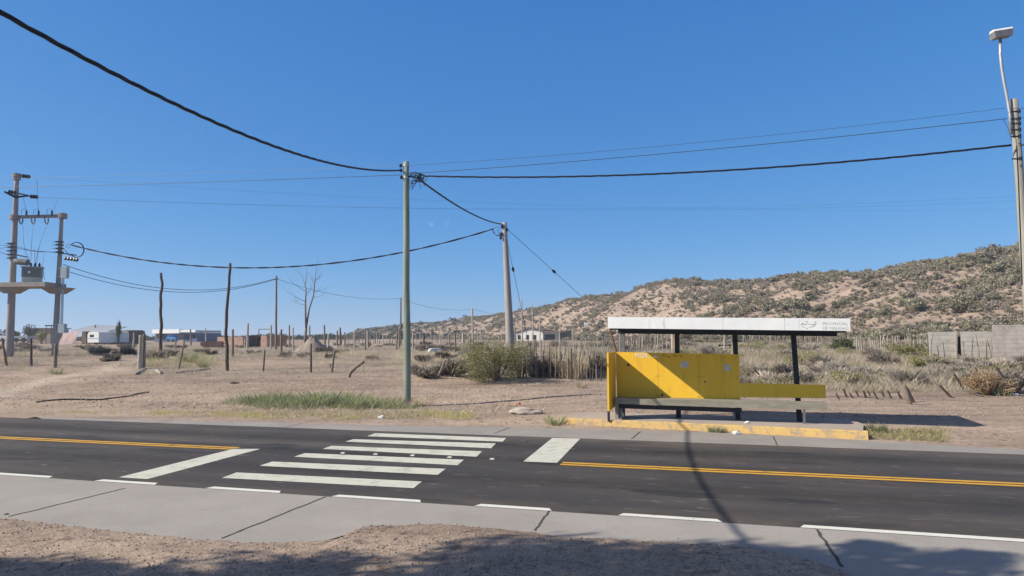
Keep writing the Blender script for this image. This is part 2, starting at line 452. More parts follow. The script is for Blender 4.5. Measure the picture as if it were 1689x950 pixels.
M = {}
M['ground'] = ground_mat()
M['asphalt'] = asphalt_mat()
M['white_paint'] = paint_mat('worn white road paint', (.60, .60, .52), (.40, .39, .335), .585)
M['edge_paint'] = paint_mat('white edge paint', (.70, .71, .66), (.2, .195, .18), .66)
M['yellow_line'] = paint_mat('yellow road paint', (.62, .34, .03), (.2, .13, .05), .62)
M['concrete'] = concrete_mat('shoulder concrete', (.29, .272, .255), (.365, .345, .325))
M['gutter'] = concrete_mat('gutter concrete', (.25, .236, .225), (.33, .312, .295))
M['platform'] = concrete_mat('platform concrete', (.34, .29, .25), (.43, .37, .32))
M['kerb'] = paint_mat('faded yellow kerb paint', (.62, .42, .15), (.36, .28, .19), .55)
M['joint'] = mat('tar joint', (.05, .045, .04), (.10, .09, .08), 12, .95)
M['gravel'] = mat('pebbles', (.20, .155, .125), (.48, .38, .31), .9, .95, coord='Object', stops=[(.3, (.17, .135, .11)), (.5, (.32, .25, .2)), (.72, (.5, .42, .35))])
M['yellow'] = mat('yellow painted sheet', (.66, .42, .015), (.72, .48, .02), 2.5, .55, bump=.08, bscale=9, stops=[(.25, (.62, .35, .05)), (.42, (.84, .505, .04)), (.75, (.88, .56, .05))], stretch=(1.6, 1.6, .35))
M['roofwhite'] = mat('white painted sheet metal', (.80, .81, .80), (.85, .86, .85), 3, .5, stretch=(1, 1, .15))
def weather(m, rust, lo, hi, sc, st):
    n, l = m.node_tree.nodes, m.node_tree.links
    b = n['Principled BSDF']; src = b.inputs['Base Color'].links[0].from_socket
    tc = n.new('ShaderNodeTexCoord')
    a = noise_node(n, l, tc.outputs['Object'], sc, 7, .72, st)
    r = ramp(n, [(lo, (0, 0, 0)), (hi, (.75, .75, .75))]); l.new(a.outputs['Fac'], r.inputs['Fac'])
    l.new(mixc(n, l, r.outputs[0], src, rust), b.inputs['Base Color'])
    d = noise_node(n, l, tc.outputs['Object'], 1.3, 2, .5)
    bp = n.new('ShaderNodeBump'); bp.inputs['Strength'].default_value = .5; bp.inputs['Distance'].default_value = .05
    l.new(d.outputs['Fac'], bp.inputs['Height']); l.new(bp.outputs[0], b.inputs['Normal'])
weather(M['yellow'], (.40, .24, .06), .60, .72, 5, (2.2, 2.2, .35))
weather(M['roofwhite'], (.55, .52, .46), .58, .75, 4, (1.6, 1.6, .5))
M['frame'] = mat('dark blue black paint', (.012, .014, .02), (.03, .032, .04), 8, .5)
M['grey_post'] = mat('dull steel', (.10, .11, .12), (.2, .2, .2), 8, .55)
M['bench'] = mat('weathered bench plank', (.20, .19, .15), (.31, .295, .24), 3, .85, bump=.3, bscale=14, stretch=(.4, 3, 3))
M['faint'] = mat('faded print', (.40, .42, .38), (.60, .61, .57), 30, .7)
M['graffiti'] = mat('white graffiti paint', (.75, .75, .75), (.85, .85, .85), 20, .6)
M['darkmark'] = mat('faded dark marker', (.30, .18, .03), (.42, .26, .03), 20, .7)
M['paper'] = mat('weathered paper', (.45, .42, .38), (.66, .63, .58), 14, .9)
M['greenpole'] = mat('green treated timber', (.19, .23, .18), (.30, .335, .27), 2, .8, bump=.5, bscale=14, stretch=(6, 6, .35), stops=[(.25, (.13, .165, .13)), (.5, (.23, .275, .215)), (.75, (.35, .38, .31))])
M['greypole'] = mat('weathered grey timber', (.25, .25, .22), (.42, .41, .36), 2, .85, bump=.6, bscale=16, stretch=(7, 7, .3))
M['conc_pole'] = mat('pole concrete', (.26, .245, .235), (.37, .345, .325), 1.6, .85, bump=.2, bscale=20, stretch=(2, 2, .5))
M['slab'] = mat('slab concrete', (.24, .22, .205), (.33, .305, .28), 2, .9, bump=.2)
M['wood'] = mat('old fence wood', (.13, .10, .08), (.31, .255, .21), 3, .9, bump=.7, bscale=18, stretch=(7, 7, .5))
M['darkwood'] = mat('dark weathered wood', (.055, .042, .036), (.14, .11, .09), 3, .9, bump=.7, bscale=18, stretch=(7, 7, .5))
M['palewood'] = mat('pale bleached wood', (.30, .27, .23), (.48, .44, .38), 3, .9, bump=.5, bscale=18, stretch=(7, 7, .5))
M['redwood'] = mat('rusty reddish wood', (.15, .07, .05), (.25, .13, .09), 4, .9, bump=.4)
M['orangewood'] = mat('orange brown wood', (.34, .19, .09), (.44, .27, .14), 4, .85)
M['bark'] = mat('grey bare bark', (.12, .10, .09), (.24, .21, .185), 5, .9, bump=.5)
M['cable'] = mat('black cable sheath', (.010, .010, .016), (.022, .022, .03), 20, .5)
M['wire'] = mat('dull wire', (.05, .055, .07), (.10, .105, .12), 20, .45, .4)
M['brightwire'] = mat('bright aluminium wire', (.33, .35, .38), (.42, .44, .47), 20, .6, .0)
M['insul'] = mat('dark insulator', (.012, .012, .03), (.03, .03, .05), 10, .3)
M['galv'] = mat('galvanised steel', (.38, .38, .39), (.52, .52, .52), 9, .45, .5)
M['lamphead'] = mat('aluminium lamp housing', (.17, .17, .18), (.24, .24, .245), 9, .5, .2)
M['lampwhite'] = mat('pale lamp top', (.68, .68, .66), (.76, .76, .74), 9, .5)
M['trafo'] = mat('grey green transformer paint', (.31, .34, .325), (.38, .41, .39), 6, .5)
M['trafopale'] = mat('pale tank paint', (.52, .52, .42), (.62, .61, .5), 6, .6)
M['boxblue'] = mat('pale blue grey cabinet', (.35, .43, .47), (.42, .50, .53), 6, .6)
M['wallwhite'] = mat('whitewashed wall', (.62, .61, .56), (.74, .73, .68), 1.5, .9)
M['glass'] = mat('dark window', (.02, .022, .028), (.04, .045, .055), 4, .2)
M['tin'] = mat('dull tin roof', (.36, .38, .40), (.48, .49, .50), 1.2, .5, .2, stretch=(8, .5, 1))
M['brownroof'] = mat('brown roof edge', (.13, .10, .085), (.2, .16, .13), 3, .9)
M['tanwall'] = mat('tan rendered wall', (.34, .26, .2), (.43, .34, .27), 1.2, .95)
M['darkwall'] = mat('dark brick shed wall', (.10, .07, .06), (.17, .12, .1), 1.8, .95)
M['tarp'] = mat('faded pink brown tarpaulin', (.33, .24, .225), (.44, .33, .31), 1.4, .9, bump=.5, bscale=5, stretch=(3, 3, .6))
M['caravan'] = mat('white caravan skin', (.66, .68, .68), (.75, .76, .75), 2, .4)
M['bluestripe'] = mat('light blue panel', (.30, .42, .55), (.38, .5, .62), 2, .5)
M['bluewall'] = mat('blue painted wall', (.07, .11, .20), (.12, .16, .26), 2, .8)
M['bluebarrel'] = mat('blue plastic barrel', (.05, .2, .5), (.08, .26, .58), 3, .4)
M['brick'] = block_mat('half built brick wall', (.42, .25, .19), (.50, .31, .24), (.46, .36, .30), .28, .12)
M['darkbrick'] = block_mat('dark brick', (.14, .075, .06), (.19, .10, .08), (.13, .1, .09), .28, .12)
M['block'] = block_mat('grey cement block', (.36, .325, .305), (.40, .365, .34), (.345, .31, .29), .4, .2)
M['oldblock'] = block_mat('old cement block', (.40, .38, .345), (.47, .445, .405), (.38, .355, .32), .4, .2)
M['rubble'] = mat('rubble', (.34, .29, .25), (.52, .46, .4), 4, .95, bump=.9, bscale=9)
M['mound'] = mat('heap of grit', (.25, .205, .175), (.34, .28, .24), 5, .95, bump=.8, bscale=14)
M['white_litter'] = mat('white litter', (.72, .72, .70), (.82, .82, .8), 8, .7)
M['red_litter'] = mat('red plastic', (.55, .12, .1), (.65, .2, .16), 8, .6)
M['rust'] = mat('rusty iron', (.10, .05, .035), (.2, .1, .07), 10, .9)
# foliage
M['jarilla'] = leaf_mat('olive desert bush leaves', [(.19, .18, .125), (.26, .245, .17), (.34, .315, .225), (.42, .385, .285)])
M['greybush'] = leaf_mat('grey brown bush twigs', [(.17, .145, .12), (.26, .225, .19), (.36, .315, .265), (.44, .39, .33)])
M['greenbush'] = leaf_mat('green bush leaves', [(.16, .175, .07), (.25, .255, .105), (.34, .325, .15), (.43, .395, .21)], .3)
M['fieldgrey'] = leaf_mat('pale grey field twigs', [(.27, .235, .195), (.37, .325, .275), (.47, .42, .355), (.54, .485, .41)])
M['fieldgreen'] = leaf_mat('olive field weeds', [(.20, .20, .10), (.28, .275, .14), (.37, .35, .19), (.44, .41, .25)])
M['darkgreen'] = leaf_mat('dark green leaves', [(.05, .075, .03), (.08, .105, .045), (.12, .14, .065)], .2)
M['drygrass'] = leaf_mat('dry straw', [(.46, .39, .27), (.60, .51, .36), (.70, .61, .45), (.52, .48, .29)], .25)
M['greygrass'] = leaf_mat('grey straw', [(.40, .35, .28), (.54, .47, .38), (.66, .59, .48), (.48, .44, .32)], .25)
M['yellowgrass'] = leaf_mat('yellow green grass', [(.42, .41, .19), (.54, .50, .25), (.62, .56, .32), (.37, .38, .17)], .3)
M['greengrass'] = leaf_mat('green weeds', [(.19, .24, .11), (.27, .32, .16), (.36, .38, .22), (.42, .39, .23)], .3)
M['tumble'] = leaf_mat('tumbleweed', [(.26, .18, .11), (.36, .26, .16), (.45, .34, .22)], .2)
M['treeleaf'] = leaf_mat('tree leaves', [(.035, .05, .02), (.055, .075, .03), (.08, .1, .045)], .3)
M['farwood'] = leaf_mat('far trees', [(.05, .06, .04), (.075, .085, .055), (.1, .11, .07)], .2)

# ------------------------------------------------------------------ mesh helpers
class MB:
    def __init__(s): s.v, s.f = [], []
    def add(s, vs, fs):
        b = len(s.v)
        s.v += [tuple(v) for v in vs]
        s.f += [tuple(i + b for i in f) for f in fs]
    def hexa(s, p):                       # 8 corners: bottom ring 0-3, top ring 4-7
        s.add(p, [(3, 2, 1, 0), (4, 5, 6, 7), (0, 1, 5, 4), (1, 2, 6, 5), (2, 3, 7, 6), (3, 0, 4, 7)])
    def box(s, c, size, rz=0.0, taper=1.0):
        x, y, z = size[0] / 2, size[1] / 2, size[2] / 2
        ca, sa = math.cos(rz), math.sin(rz)
        p = []
        for k, zz in ((1, -z), (taper, z)):
            for (a, b) in ((-x, -y), (x, -y), (x, y), (-x, y)):
                a, b = a * k, b * k
                p.append((c[0] + a * ca - b * sa, c[1] + a * sa + b * ca, c[2] + zz))
        s.hexa(p)
    def tube(s, pts, r, n=6, cap=True):
        pts = [Vector(p) for p in pts]
        rs = r if isinstance(r, (list, tuple)) else [r] * len(pts)
        vs, fs = [], []
        a = None
        for i, p in enumerate(pts):
            t = (pts[min(i + 1, len(pts) - 1)] - pts[max(i - 1, 0)]).normalized()
            if a is None:
                a = t.orthogonal().normalized()
            a = (a - t * a.dot(t)).normalized()
            b = t.cross(a)
            for k in range(n):
                w_ = 2 * math.pi * k / n
                vs.append(p + (a * math.cos(w_) + b * math.sin(w_)) * rs[i])
        for i in range(len(pts) - 1):
            for k in range(n):
                k2 = (k + 1) % n
                fs.append((i * n + k, i * n + k2, (i + 1) * n + k2, (i + 1) * n + k))
        if cap:
            fs.append(tuple(range(n - 1, -1, -1)))
            fs.append(tuple((len(pts) - 1) * n + k for k in range(n)))
        s.add(vs, fs)
    def prism(s, poly, z0, z1):
        n = len(poly)
        vs = [(p[0], p[1], z0) for p in poly] + [(p[0], p[1], z1) for p in poly]
        s.add(vs, [tuple(range(n - 1, -1, -1)), tuple(range(n, 2 * n))] + [(i, (i + 1) % n, n + (i + 1) % n, n + i) for i in range(n)])
    def blob(s, c, r, seed=0, seg=10, rings=7, amp=.25):
        vs, fs = [], []
        for i in range(rings + 1):
            th = math.pi * i / rings
            for k in range(seg):
                ph = 2 * math.pi * k / seg
                d = Vector((math.sin(th) * math.cos(ph), math.sin(th) * math.sin(ph), math.cos(th)))
                q = 1 + amp * noise.noise(d * 1.6 + Vector((seed * 3.1, seed, 0)))
                vs.append((c[0] + d.x * r[0] * q, c[1] + d.y * r[1] * q, c[2] + d.z * r[2] * q))
        for i in range(rings):
            for k in range(seg):
                k2 = (k + 1) % seg
                fs.append((i * seg + k, (i + 1) * seg + k, (i + 1) * seg + k2, i * seg + k2))
        s.add(vs, fs)
    def build(s, name, m, parent=None, smooth=False):
        me = bpy.data.meshes.new(name)
        loc = Vector(parent_world(parent)) if parent else Vector((0, 0, 0))
        if parent:
            vs = [(v[0] - loc.x, v[1] - loc.y, v[2] - loc.z) for v in s.v]
        else:                              # own origin at the middle of the base
            xs, ys, zs = zip(*s.v)
            loc = Vector(((min(xs) + max(xs)) / 2, (min(ys) + max(ys)) / 2, min(zs)))
            vs = [(v[0] - loc.x, v[1] - loc.y, v[2] - loc.z) for v in s.v]
        me.from_pydata(vs, [], s.f)
        me.materials.append(m)
        if smooth:
            me.shade_smooth()
        me.update()
        o = bpy.data.objects.new(name, me)
        COL.objects.link(o)
        if parent: o.parent = parent
        else: o.location = loc
        return o
def parent_world(p):
    v = Vector((0, 0, 0))
    while p:
        v += Vector(p.location)
        p = p.parent
    return v
def tag(o, label=None, cat=None, group=None, kind=None):
    if label: o['label'] = label
    if cat: o['category'] = cat
    if group: o['group'] = group
    if kind: o['kind'] = kind
    return o
def thing(name, loc, label, cat, group=None):
    o = bpy.data.objects.new(name, None)
    o.empty_display_size = .2
    COL.objects.link(o)
    o.location = loc
    return tag(o, label, cat, group)
def np_mesh(name, V, F, m, loc=(0, 0, 0)):
    V = np.asarray(V, dtype=np.float32); F = np.asarray(F, dtype=np.int32)
    k = F.shape[1]
    me = bpy.data.meshes.new(name)
    me.vertices.add(len(V)); me.vertices.foreach_set('co', V.ravel())
    me.loops.add(F.size); me.loops.foreach_set('vertex_index', F.ravel())
    me.polygons.add(len(F))
    me.polygons.foreach_set('loop_start', np.arange(0, F.size, k, dtype=np.int32))
    me.polygons.foreach_set('loop_total', np.full(len(F), k, dtype=np.int32))
    me.materials.append(m)
    me.update(calc_edges=True)
    o = bpy.data.objects.new(name, me)
    COL.objects.link(o)
    o.location = loc
    return o
def struct(o):
    o['kind'] = 'structure'
    return o

# ------------------------------------------------------------------ ground sheet
az = list(np.arange(-62, 62.01, .22))
az = list(np.arange(-180, -62, 4.0)) + az + list(np.arange(66, 180, 4.0))
rad = [0.6]
while rad[-1] < 2500:
    rad.append(rad[-1] * (1.03 if rad[-1] < 5.2 else 1.011 if rad[-1] < 8.6 else 1.03 if rad[-1] < 450 else 1.12))
V, F = [], []
for r_ in rad:
    for a_ in az:
        x, y = r_ * math.sin(R(a_)), r_ * math.cos(R(a_))
        V.append((x, y, gz(x, y)))
na = len(az)
for i in range(len(rad) - 1):
    for k in range(na):
        k2 = (k + 1) % na
        F.append((i * na + k, i * na + k2, (i + 1) * na + k2, (i + 1) * na + k))
c_ = len(V)
for k in range(na):                        # the middle, closed with narrow quads
    x, y = .05 * math.sin(R(az[k])), .05 * math.cos(R(az[k]))
    V.append((x, y, 0.0))
for k in range(na):
    k2 = (k + 1) % na
    F.append((c_ + k, c_ + k2, k2, k))
gr = np_mesh('ground', V, F, M['ground'])
gr.data.shade_smooth()
struct(gr)

# ------------------------------------------------------------------ road
ud = Vector((.9602, -.2793, 0)); nd = Vector((.2793, .9602, 0))
def road_pt(u, s, z): return (ud * u + nd * s) + Vector((0, 0, z))
def u_of(p): return p.x * ud.x + p.y * ud.y
def s_of(p): return p.x * nd.x + p.y * nd.y
S_NEAR, S_FAR = 8.33, 14.25
def jag(u, seed, amp):
    return amp * (noise.noise(Vector((u * .35, seed, 0))) + .5 * noise.noise(Vector((u * 1.7, seed, 3))))
road = MB()
us = list(np.arange(-30, 30, .5))
us = [-400, -200, -100, -60, -40] + us + [40, 80, 200]
vs, fs = [], []
for u in us:
    vs.append(road_pt(u, S_NEAR, .004))
    vs.append(road_pt(u, S_FAR - .0042 * max(-14, min(14, u)) + jag(u, 9, .06), .004))
for i in range(len(us) - 1):
    fs.append((2 * i, 2 * i + 2, 2 * i + 3, 2 * i + 1))
road.add(vs, fs)
ro = struct(road.build('road', M['asphalt']))
ro_l = Vector(ro.location)
def quad_mark(name, pts, m, z=.008):
    b = MB()
    b.add([(p[0], p[1], z) for p in pts], [tuple(range(len(pts)))])
    o = b.build(name, m, ro)
    return o
zl = [(366, 789, 390, 780), (428, 769, 449, 762), (485, 754, 503, 748), (532, 741, 547, 736), (569, 729, 583, 725), (606, 720, 619, 715)]
zr = [(682, 806, 696, 795), (722, 784, 735, 774), (755, 768, 765, 759), (786, 754, 795, 745), (810, 740, 818, 732), (829, 729, 835, 723)]
for a, b in zip(zl, zr):
    quad_mark('crosswalk_stripe', [g0(a[0], a[1]), g0(b[0], b[1]), g0(b[2], b[3]), g0(a[2], a[3])], M['white_paint'])
quad_mark('stop_line', [g0(196, 788), g0(243, 791), g0(430, 741), g0(385, 741)], M['white_paint'])
quad_mark('stop_line', [g0(863, 762), g0(919, 764), g0(957, 724), g0(911, 723)], M['white_paint'])
sy = lambda px, py: (u_of(g0(px, py)), s_of(g0(px, py)))
ul, sl_ = sy(390, 740); ur, sr_ = sy(926, 765)
for u0, u1, sa, sb in ((-90, ul, sl_ - .05, sl_ - .02), (ur, 60, sr_, sr_ - .02)):
    for off in (-.085, .085):
        quad_mark('centre_line', [road_pt(u0, sa + off - .055, 0), road_pt(u1, sb + off - .055, 0), road_pt(u1, sb + off + .055, 0), road_pt(u0, sa + off + .055, 0)], M['yellow_line'])
for a, b in ((-330, -120), (-60, 72), (147, 248), (332, 455), (541, 690), (779, 908), (1018, 1192), (1321, 1760)):
    pa = g0(a, 786 + .0663 * a); pb = g0(b, 786 + .0663 * b)
    quad_mark('edge_line', [road_pt(u_of(pa), S_NEAR + .004, 0), road_pt(u_of(pb), S_NEAR + .004, 0), road_pt(u_of(pb) - .06, S_NEAR + .125, 0), road_pt(u_of(pa) + .05, S_NEAR + .125, 0)], M['edge_paint'])
for p in ((566, 748), (620, 750), (681, 752), (742, 755), (812, 758)):
    q = g0(*p); b = MB()
    b.box((q.x, q.y, .013), (.085, .07, .016), R(-16), .75)
    b.build('road_stud', M['paper'], ro)

# near concrete shoulder with the gravel eating into its edge
edge = EDGE_PX
dense = [road_pt(u, float(np.interp(u, _eu, _es)) - .22, 0) for u in list(np.arange(-24, 12, .25))]
dense = [road_pt(-120, 7.0, 0)] + dense + [road_pt(60, 4.5, 0)]
cb = MB()
vs, fs = [], []
for p in dense:
    u = u_of(p)
    vs.append((p.x, p.y, .004)); q = road_pt(u, S_NEAR - .001, .004); vs.append(q)
for i in range(len(dense) - 1):
    fs.append((2 * i, 2 * i + 2, 2 * i + 3, 2 * i + 1))
cb.add(vs, fs)
shoulder = struct(cb.build('pavement', M['concrete']))
def joint(pa, pb, wd, parent, seed=0):
    a, b = g0(*pa), g0(*pb)
    d = (b - a).normalized(); nn = Vector((-d.y, d.x, 0))
    v_, f_ = [], []
    for k in range(21):
        p = a.lerp(b, k / 20) + nn * .02 * noise.noise(Vector((k * .35, seed, 0)))
        ww = wd * (1 + .5 * noise.noise(Vector((k * .8, seed, 5))))
        v_ += [(p - nn * ww / 2)[:2] + (.008,), (p + nn * ww / 2)[:2] + (.008,)]
    for k in range(20):
        f_.append((2 * k, 2 * k + 2, 2 * k + 3, 2 * k + 1))
    jb = MB(); jb.add(v_, f_)
    return jb.build('expansion_joint', M['joint'], parent)
joint((14, 853), (206, 806), .022, shoulder, 1)
joint((365, 889), (537, 820), .022, shoulder, 2)
joint((882, 876), (906, 843), .022, shoulder, 3)
joint((1389, 936), (1347, 874), .03, shoulder, 4)

# far gutter strip
go = [g0(*p) for p in ((60, 688), (400, 696), (700, 703), (925, 706), (1180, 713), (1435, 727), (1689, 742))]
go = [road_pt(-16, s_of(go[0]) - .75, 0)] + go + [road_pt(40, s_of(go[-1]), 0)]
vs, fs = [], []
gd = []
for a, b in zip(go[:-1], go[1:]):
    for k in range(8):
        p = a.lerp(b, k / 8)
        gd.append(p + nd * jag(u_of(p), 4, .035))
gd.append(go[-1])
for p in gd:
    u = u_of(p)
    vs.append(road_pt(u, S_FAR - .0042 * max(-14, min(14, u)) - .12, .0015)); vs.append((p.x, p.y, .0015))
for i in range(len(gd) - 1):
    fs.append((2 * i, 2 * i + 2, 2 * i + 3, 2 * i + 1))
cb = MB(); cb.add(vs, fs)
gutter = struct(cb.build('gutter_pavement', M['gutter']))
for a, b in (((1042, 724), (1056, 712)), ((470, 705), (500, 698)), ((815, 715), (840, 706)), ((1282, 735), (1275, 720)), ((245, 700), (285, 694))):
    joint(a, b, .018, gutter, a[0])

# bus stop platform with its yellow kerb
PZ = .15
P0 = [Vector((1.19, 16.6, 0)), Vector((4.37, 15.33, 0)), Vector((7.05, 14.12, 0)), Vector((7.55, 15.3, 0)), Vector((7.7, 16.2, 0)), Vector((1.9, 18.05, 0)), Vector((1.55, 17.85, 0))]
plat = MB()
inner = [Vector((1.26, 16.68, 0)), Vector((4.41, 15.43, 0)), Vector((7.02, 14.26, 0))] + P0[3:]
plat.prism(inner, -.02, PZ)
pl = struct(plat.build('bus_stop_pavement', M['platform']))
kb = MB()
ks = []
for a, b, n_ in ((P0[0], P0[1], 9), (P0[1], P0[2], 8)):
    for k in range(n_): ks.append(a.lerp(b, k / n_))
ks.append(P0[2])
vs, fs = [], []
for i, p in enumerate(ks):
    j = .012 * noise.noise(Vector((p.x * 3, 1, 0)))
    back = p + Vector((.05, .115, 0))
    h = PZ + .006 + .012 * noise.noise(Vector((p.x * 2.2, 4, 0)))
    vs += [(p.x, p.y + j, -.02), (p.x + .012, p.y + .03 + j, h - .02), (p.x + .02, p.y + .05 + j, h), (back.x, back.y, h), (back.x, back.y, -.02)]
for i in range(len(ks) - 1):
    for k in range(4):
        fs.append((i * 5 + k, i * 5 + 5 + k, i * 5 + 6 + k, i * 5 + k + 1))
fs += [(0, 1, 2, 3, 4), tuple((len(ks) - 1) * 5 + k for k in (4, 3, 2, 1, 0))]
kb.add(vs, fs)
kb.build('kerb', M['kerb'], pl)

# ------------------------------------------------------------------ bus shelter
Q = Vector((2.64, 17.05, 0)); su = Vector((.957, -.288, 0)); sn = Vector((.288, .957, 0))
def SP(u, n, z): return Q + su * u + sn * n + Vector((0, 0, z))
sh = thing('bus_shelter', SP(2.3, 0, PZ), 'yellow bus shelter with white flat roof and dark posts on the raised kerb platform', 'bus shelter')
def slab(bm, u0, u1, n0, n1, z0, z1, dz=0.0):
    """box in shelter coordinates; dz tilts it along its length"""
    p = []
    for z in (z0, z1):
        for u, n in ((u0, n0), (u1, n0), (u1, n1), (u0, n1)):
            p.append(SP(u, n, z + dz * (u - u0) / (u1 - u0)))
    bm.hexa(p)
NF = -1.3                                    # roof front edge
ZL, ZT = 2.50, -.095
b = MB(); slab(b, -.12, 4.86, NF, NF + .03, ZL - .255, ZL, ZT); roof_f = b.build('roof_fascia', M['roofwhite'], sh)
b = MB()
slab(b, -.12, 4.86, NF + .032, NF + 1.97, ZL - .05, ZL - .006, ZT)
b.build('roof_sheet', M['roofwhite'], sh)
for k in range(2):
    b = MB(); slab(b, -.115 + k * 4.94, -.085 + k * 4.94, NF + .034, NF + 1.93, ZL - .25 - k * .09, ZL - .052 - k * .09); b.build('roof_side', M['frame'], sh)
b = MB(); slab(b, -.08, 4.82, NF + 1.94, NF + 1.972, ZL - .25, ZL - .054, ZT); b.build('roof_back', M['frame'], sh)
for n0_, n1_, za_, zb_ in ((-.07, .07, .37, .25), (NF + .04, NF + .10, .29, .10), (NF + 1.82, NF + 1.92, .36, .26)):
    b = MB(); slab(b, -.07, 4.78, n0_, n1_, ZL - za_, ZL - zb_, ZT); b.build('roof_beam', M['frame'], sh)
for u in (0, 1.31, 2.64, 3.95):
    dz = ZT * (u + .12) / 4.98
    b = MB(); slab(b, u - .035, u + .035, NF + .11, NF + 1.81, ZL - .20 + dz, ZL - .06 + dz); b.build('roof_rib', M['frame'], sh)
for k, u in enumerate((0, 1.31, 2.64, 3.95)):
    b = MB()
    dz = ZT * (u + .12) / 4.98
    lean = (.03, .0, -.02, -.07)[k]
    top = [SP(u + lean + a * .055, c * .055, ZL - .365 + dz) for a, c in ((-1, -1), (1, -1), (1, 1), (-1, 1))]
    bot = [SP(u + a * .055, c * .055, PZ - .02) for a, c in ((-1, -1), (1, -1), (1, 1), (-1, 1))]
    b.hexa(bot + top)
    b.build('post', M['grey_post'] if k == 0 else M['frame'], sh)  # sunlit look of the first post painted in by a paler material
b = MB()
pz = [(-.12, 1.685), (2.70, 1.625)]
def panel_quad(bm, u0, u1, zb0, zb1, zt0, zt1, n0=-.095, n1=-.06):
    bm.hexa([SP(u0, n0, zb0), SP(u1, n0, zb1), SP(u1, n1, zb1), SP(u0, n1, zb0), SP(u0, n0, zt0), SP(u1, n0, zt1), SP(u1, n1, zt1), SP(u0, n1, zt0)])
panel_quad(b, -.12, 2.70, .60, .575, 1.685, 1.632)
pan = b.build('back_panel', M['yellow'], sh)
b = MB(); panel_quad(b, 2.704, 4.50, .665, .675, .985, .965); b.build('lower_rail', M['yellow'], sh)
b = MB()
pA = [SP(-.14, -.095, .40), SP(-.17, -.95, .36), SP(-.21, -.95, .36), SP(-.18, -.095, .40)]
pB = [SP(-.14, -.095, 1.69), SP(-.17, -.95, 1.69), SP(-.21, -.95, 1.69), SP(-.18, -.095, 1.69)]
b.hexa(pA + pB)
b.build('side_panel', M['yellow'], sh)
b = MB()
b.hexa([SP(u, n, PZ - .02) for u, n in ((-.215, -.95), (-.165, -.95), (-.165, -.90), (-.215, -.90))] + [SP(u, n, .36) for u, n in ((-.215, -.95), (-.165, -.95), (-.165, -.90), (-.215, -.90))])
b.build('side_post', M['frame'], sh)
# bench
bz = .63
be = thing('bench', (0, 0, 0), None, None); be.parent = sh; be.location = SP(2.2, -.4, PZ) - Vector(sh.location)
b = MB(); slab(b, -.10, .86, -.58, -.12, bz - .13, bz, -.02); b.build('seat_plank', M['bench'], be)
b = MB(); slab(b, .865, 4.47, -.58, -.12, bz - .145, bz - .005, -.025); b.build('seat_plank', M['bench'], be)
b = MB(); slab(b, .0, 2.72, -.50, -.42, bz - .245, bz - .15, -.03); b.build('bench_beam', M['frame'], be)
b = MB(); slab(b, -.095, -.02, -.57, -.13, PZ - .01, bz - .135); b.build('leg', M['bench'], be)
b = MB(); slab(b, .02, .06, -.55, -.50, PZ - .01, bz - .25); b.build('leg', M['grey_post'], be)
b = MB(); slab(b, 3.98, 4.02, -.56, -.52, PZ - .01, bz - .16); b.build('leg', M['grey_post'], be)

def text_obj(name, body, size, M4, m, parent, ext=.001):
    cu = bpy.data.curves.new(name, 'FONT')
    cu.body, cu.size, cu.extrude = body, size, ext
    to = bpy.data.objects.new(name, cu)
    COL.objects.link(to)
    me = bpy.data.meshes.new_from_object(to)
    bpy.data.objects.remove(to); bpy.data.curves.remove(cu)
    me.transform(M4)
    me.transform(Matrix.Translation(-parent_world(parent)))
    me.materials.clear(); me.materials.append(m)
    o = bpy.data.objects.new(name, me)
    COL.objects.link(o); o.parent = parent
    return o
def face_mat(u, n, z, tilt=0.0, sx=1.0):
    o = SP(u, n, z)
    xa = (su + Vector((0, 0, tilt))).normalized() * sx; za = -sn; ya = Vector((0, 0, 1))
    return Matrix(((xa.x, ya.x, za.x, o.x), (xa.y, ya.y, za.y, o.y), (xa.z, ya.z, za.z, o.z), (0, 0, 0, 1)))
fz = lambda u: ZL + ZT * (u + .12) / 4.98
text_obj('lettering', 'PROVINCIAL', .085, face_mat(4.33, NF - .002, fz(4.4) - .135, -.016, 1.0), M['faint'], roof_f)
text_obj('lettering', 'DE VIALIDAD', .085, face_mat(4.33, NF - .002, fz(4.4) - .228, -.016, .98), M['faint'], roof_f)
b = MB()
def stroke(pts, r=.006):
    b.tube([SP(u - .08, NF - .001, fz(u) - dz) for u, dz in pts], r, 5)
stroke([(3.96, .03), (3.955, .23)], .003)
stroke([(4.03, .09), (4.0, .13), (4.02, .17), (4.07, .19)])
stroke([(4.02, .115), (4.10, .115)], .010)
stroke([(4.07, .06), (4.13, .07), (4.11, .09)])
stroke([(4.14, .115), (4.2, .125), (4.24, .12)], .008)
stroke([(4.28, .06), (4.285, .10), (4.26, .15), (4.21, .175), (4.15, .18)])
stroke([(4.26, .06), (4.25, .11), (4.22, .15)], .004)
stroke([(4.09, .2), (4.12, .205)], .008)
b.build('emblem', M['faint'], roof_f)
g_ = text_obj('graffiti', 'MOIL', .15, face_mat(.33, -.098, 1.555, -.018, .95), M['graffiti'], pan)
b = MB(); b.tube([SP(.75, -.097, 1.60), SP(.80, -.097, 1.575), SP(.84, -.097, 1.59), SP(.87, -.097, 1.54)], [.01, .03, .025, .008], 6); b.build('graffiti', M['graffiti'], pan)
for u, z, du in ((.96, 1.60, .10), (1.08, 1.57, .07), (1.20, 1.60, .12), (1.37, 1.58, .06)):
    b = MB(); b.tube([SP(u, -.097, z), SP(u + du * .4, -.097, z + .025), SP(u + du * .7, -.097, z - .02), SP(u + du, -.097, z + .01)], [.006, .012, .009, .004], 5); b.build('graffiti', M['darkmark'], pan)
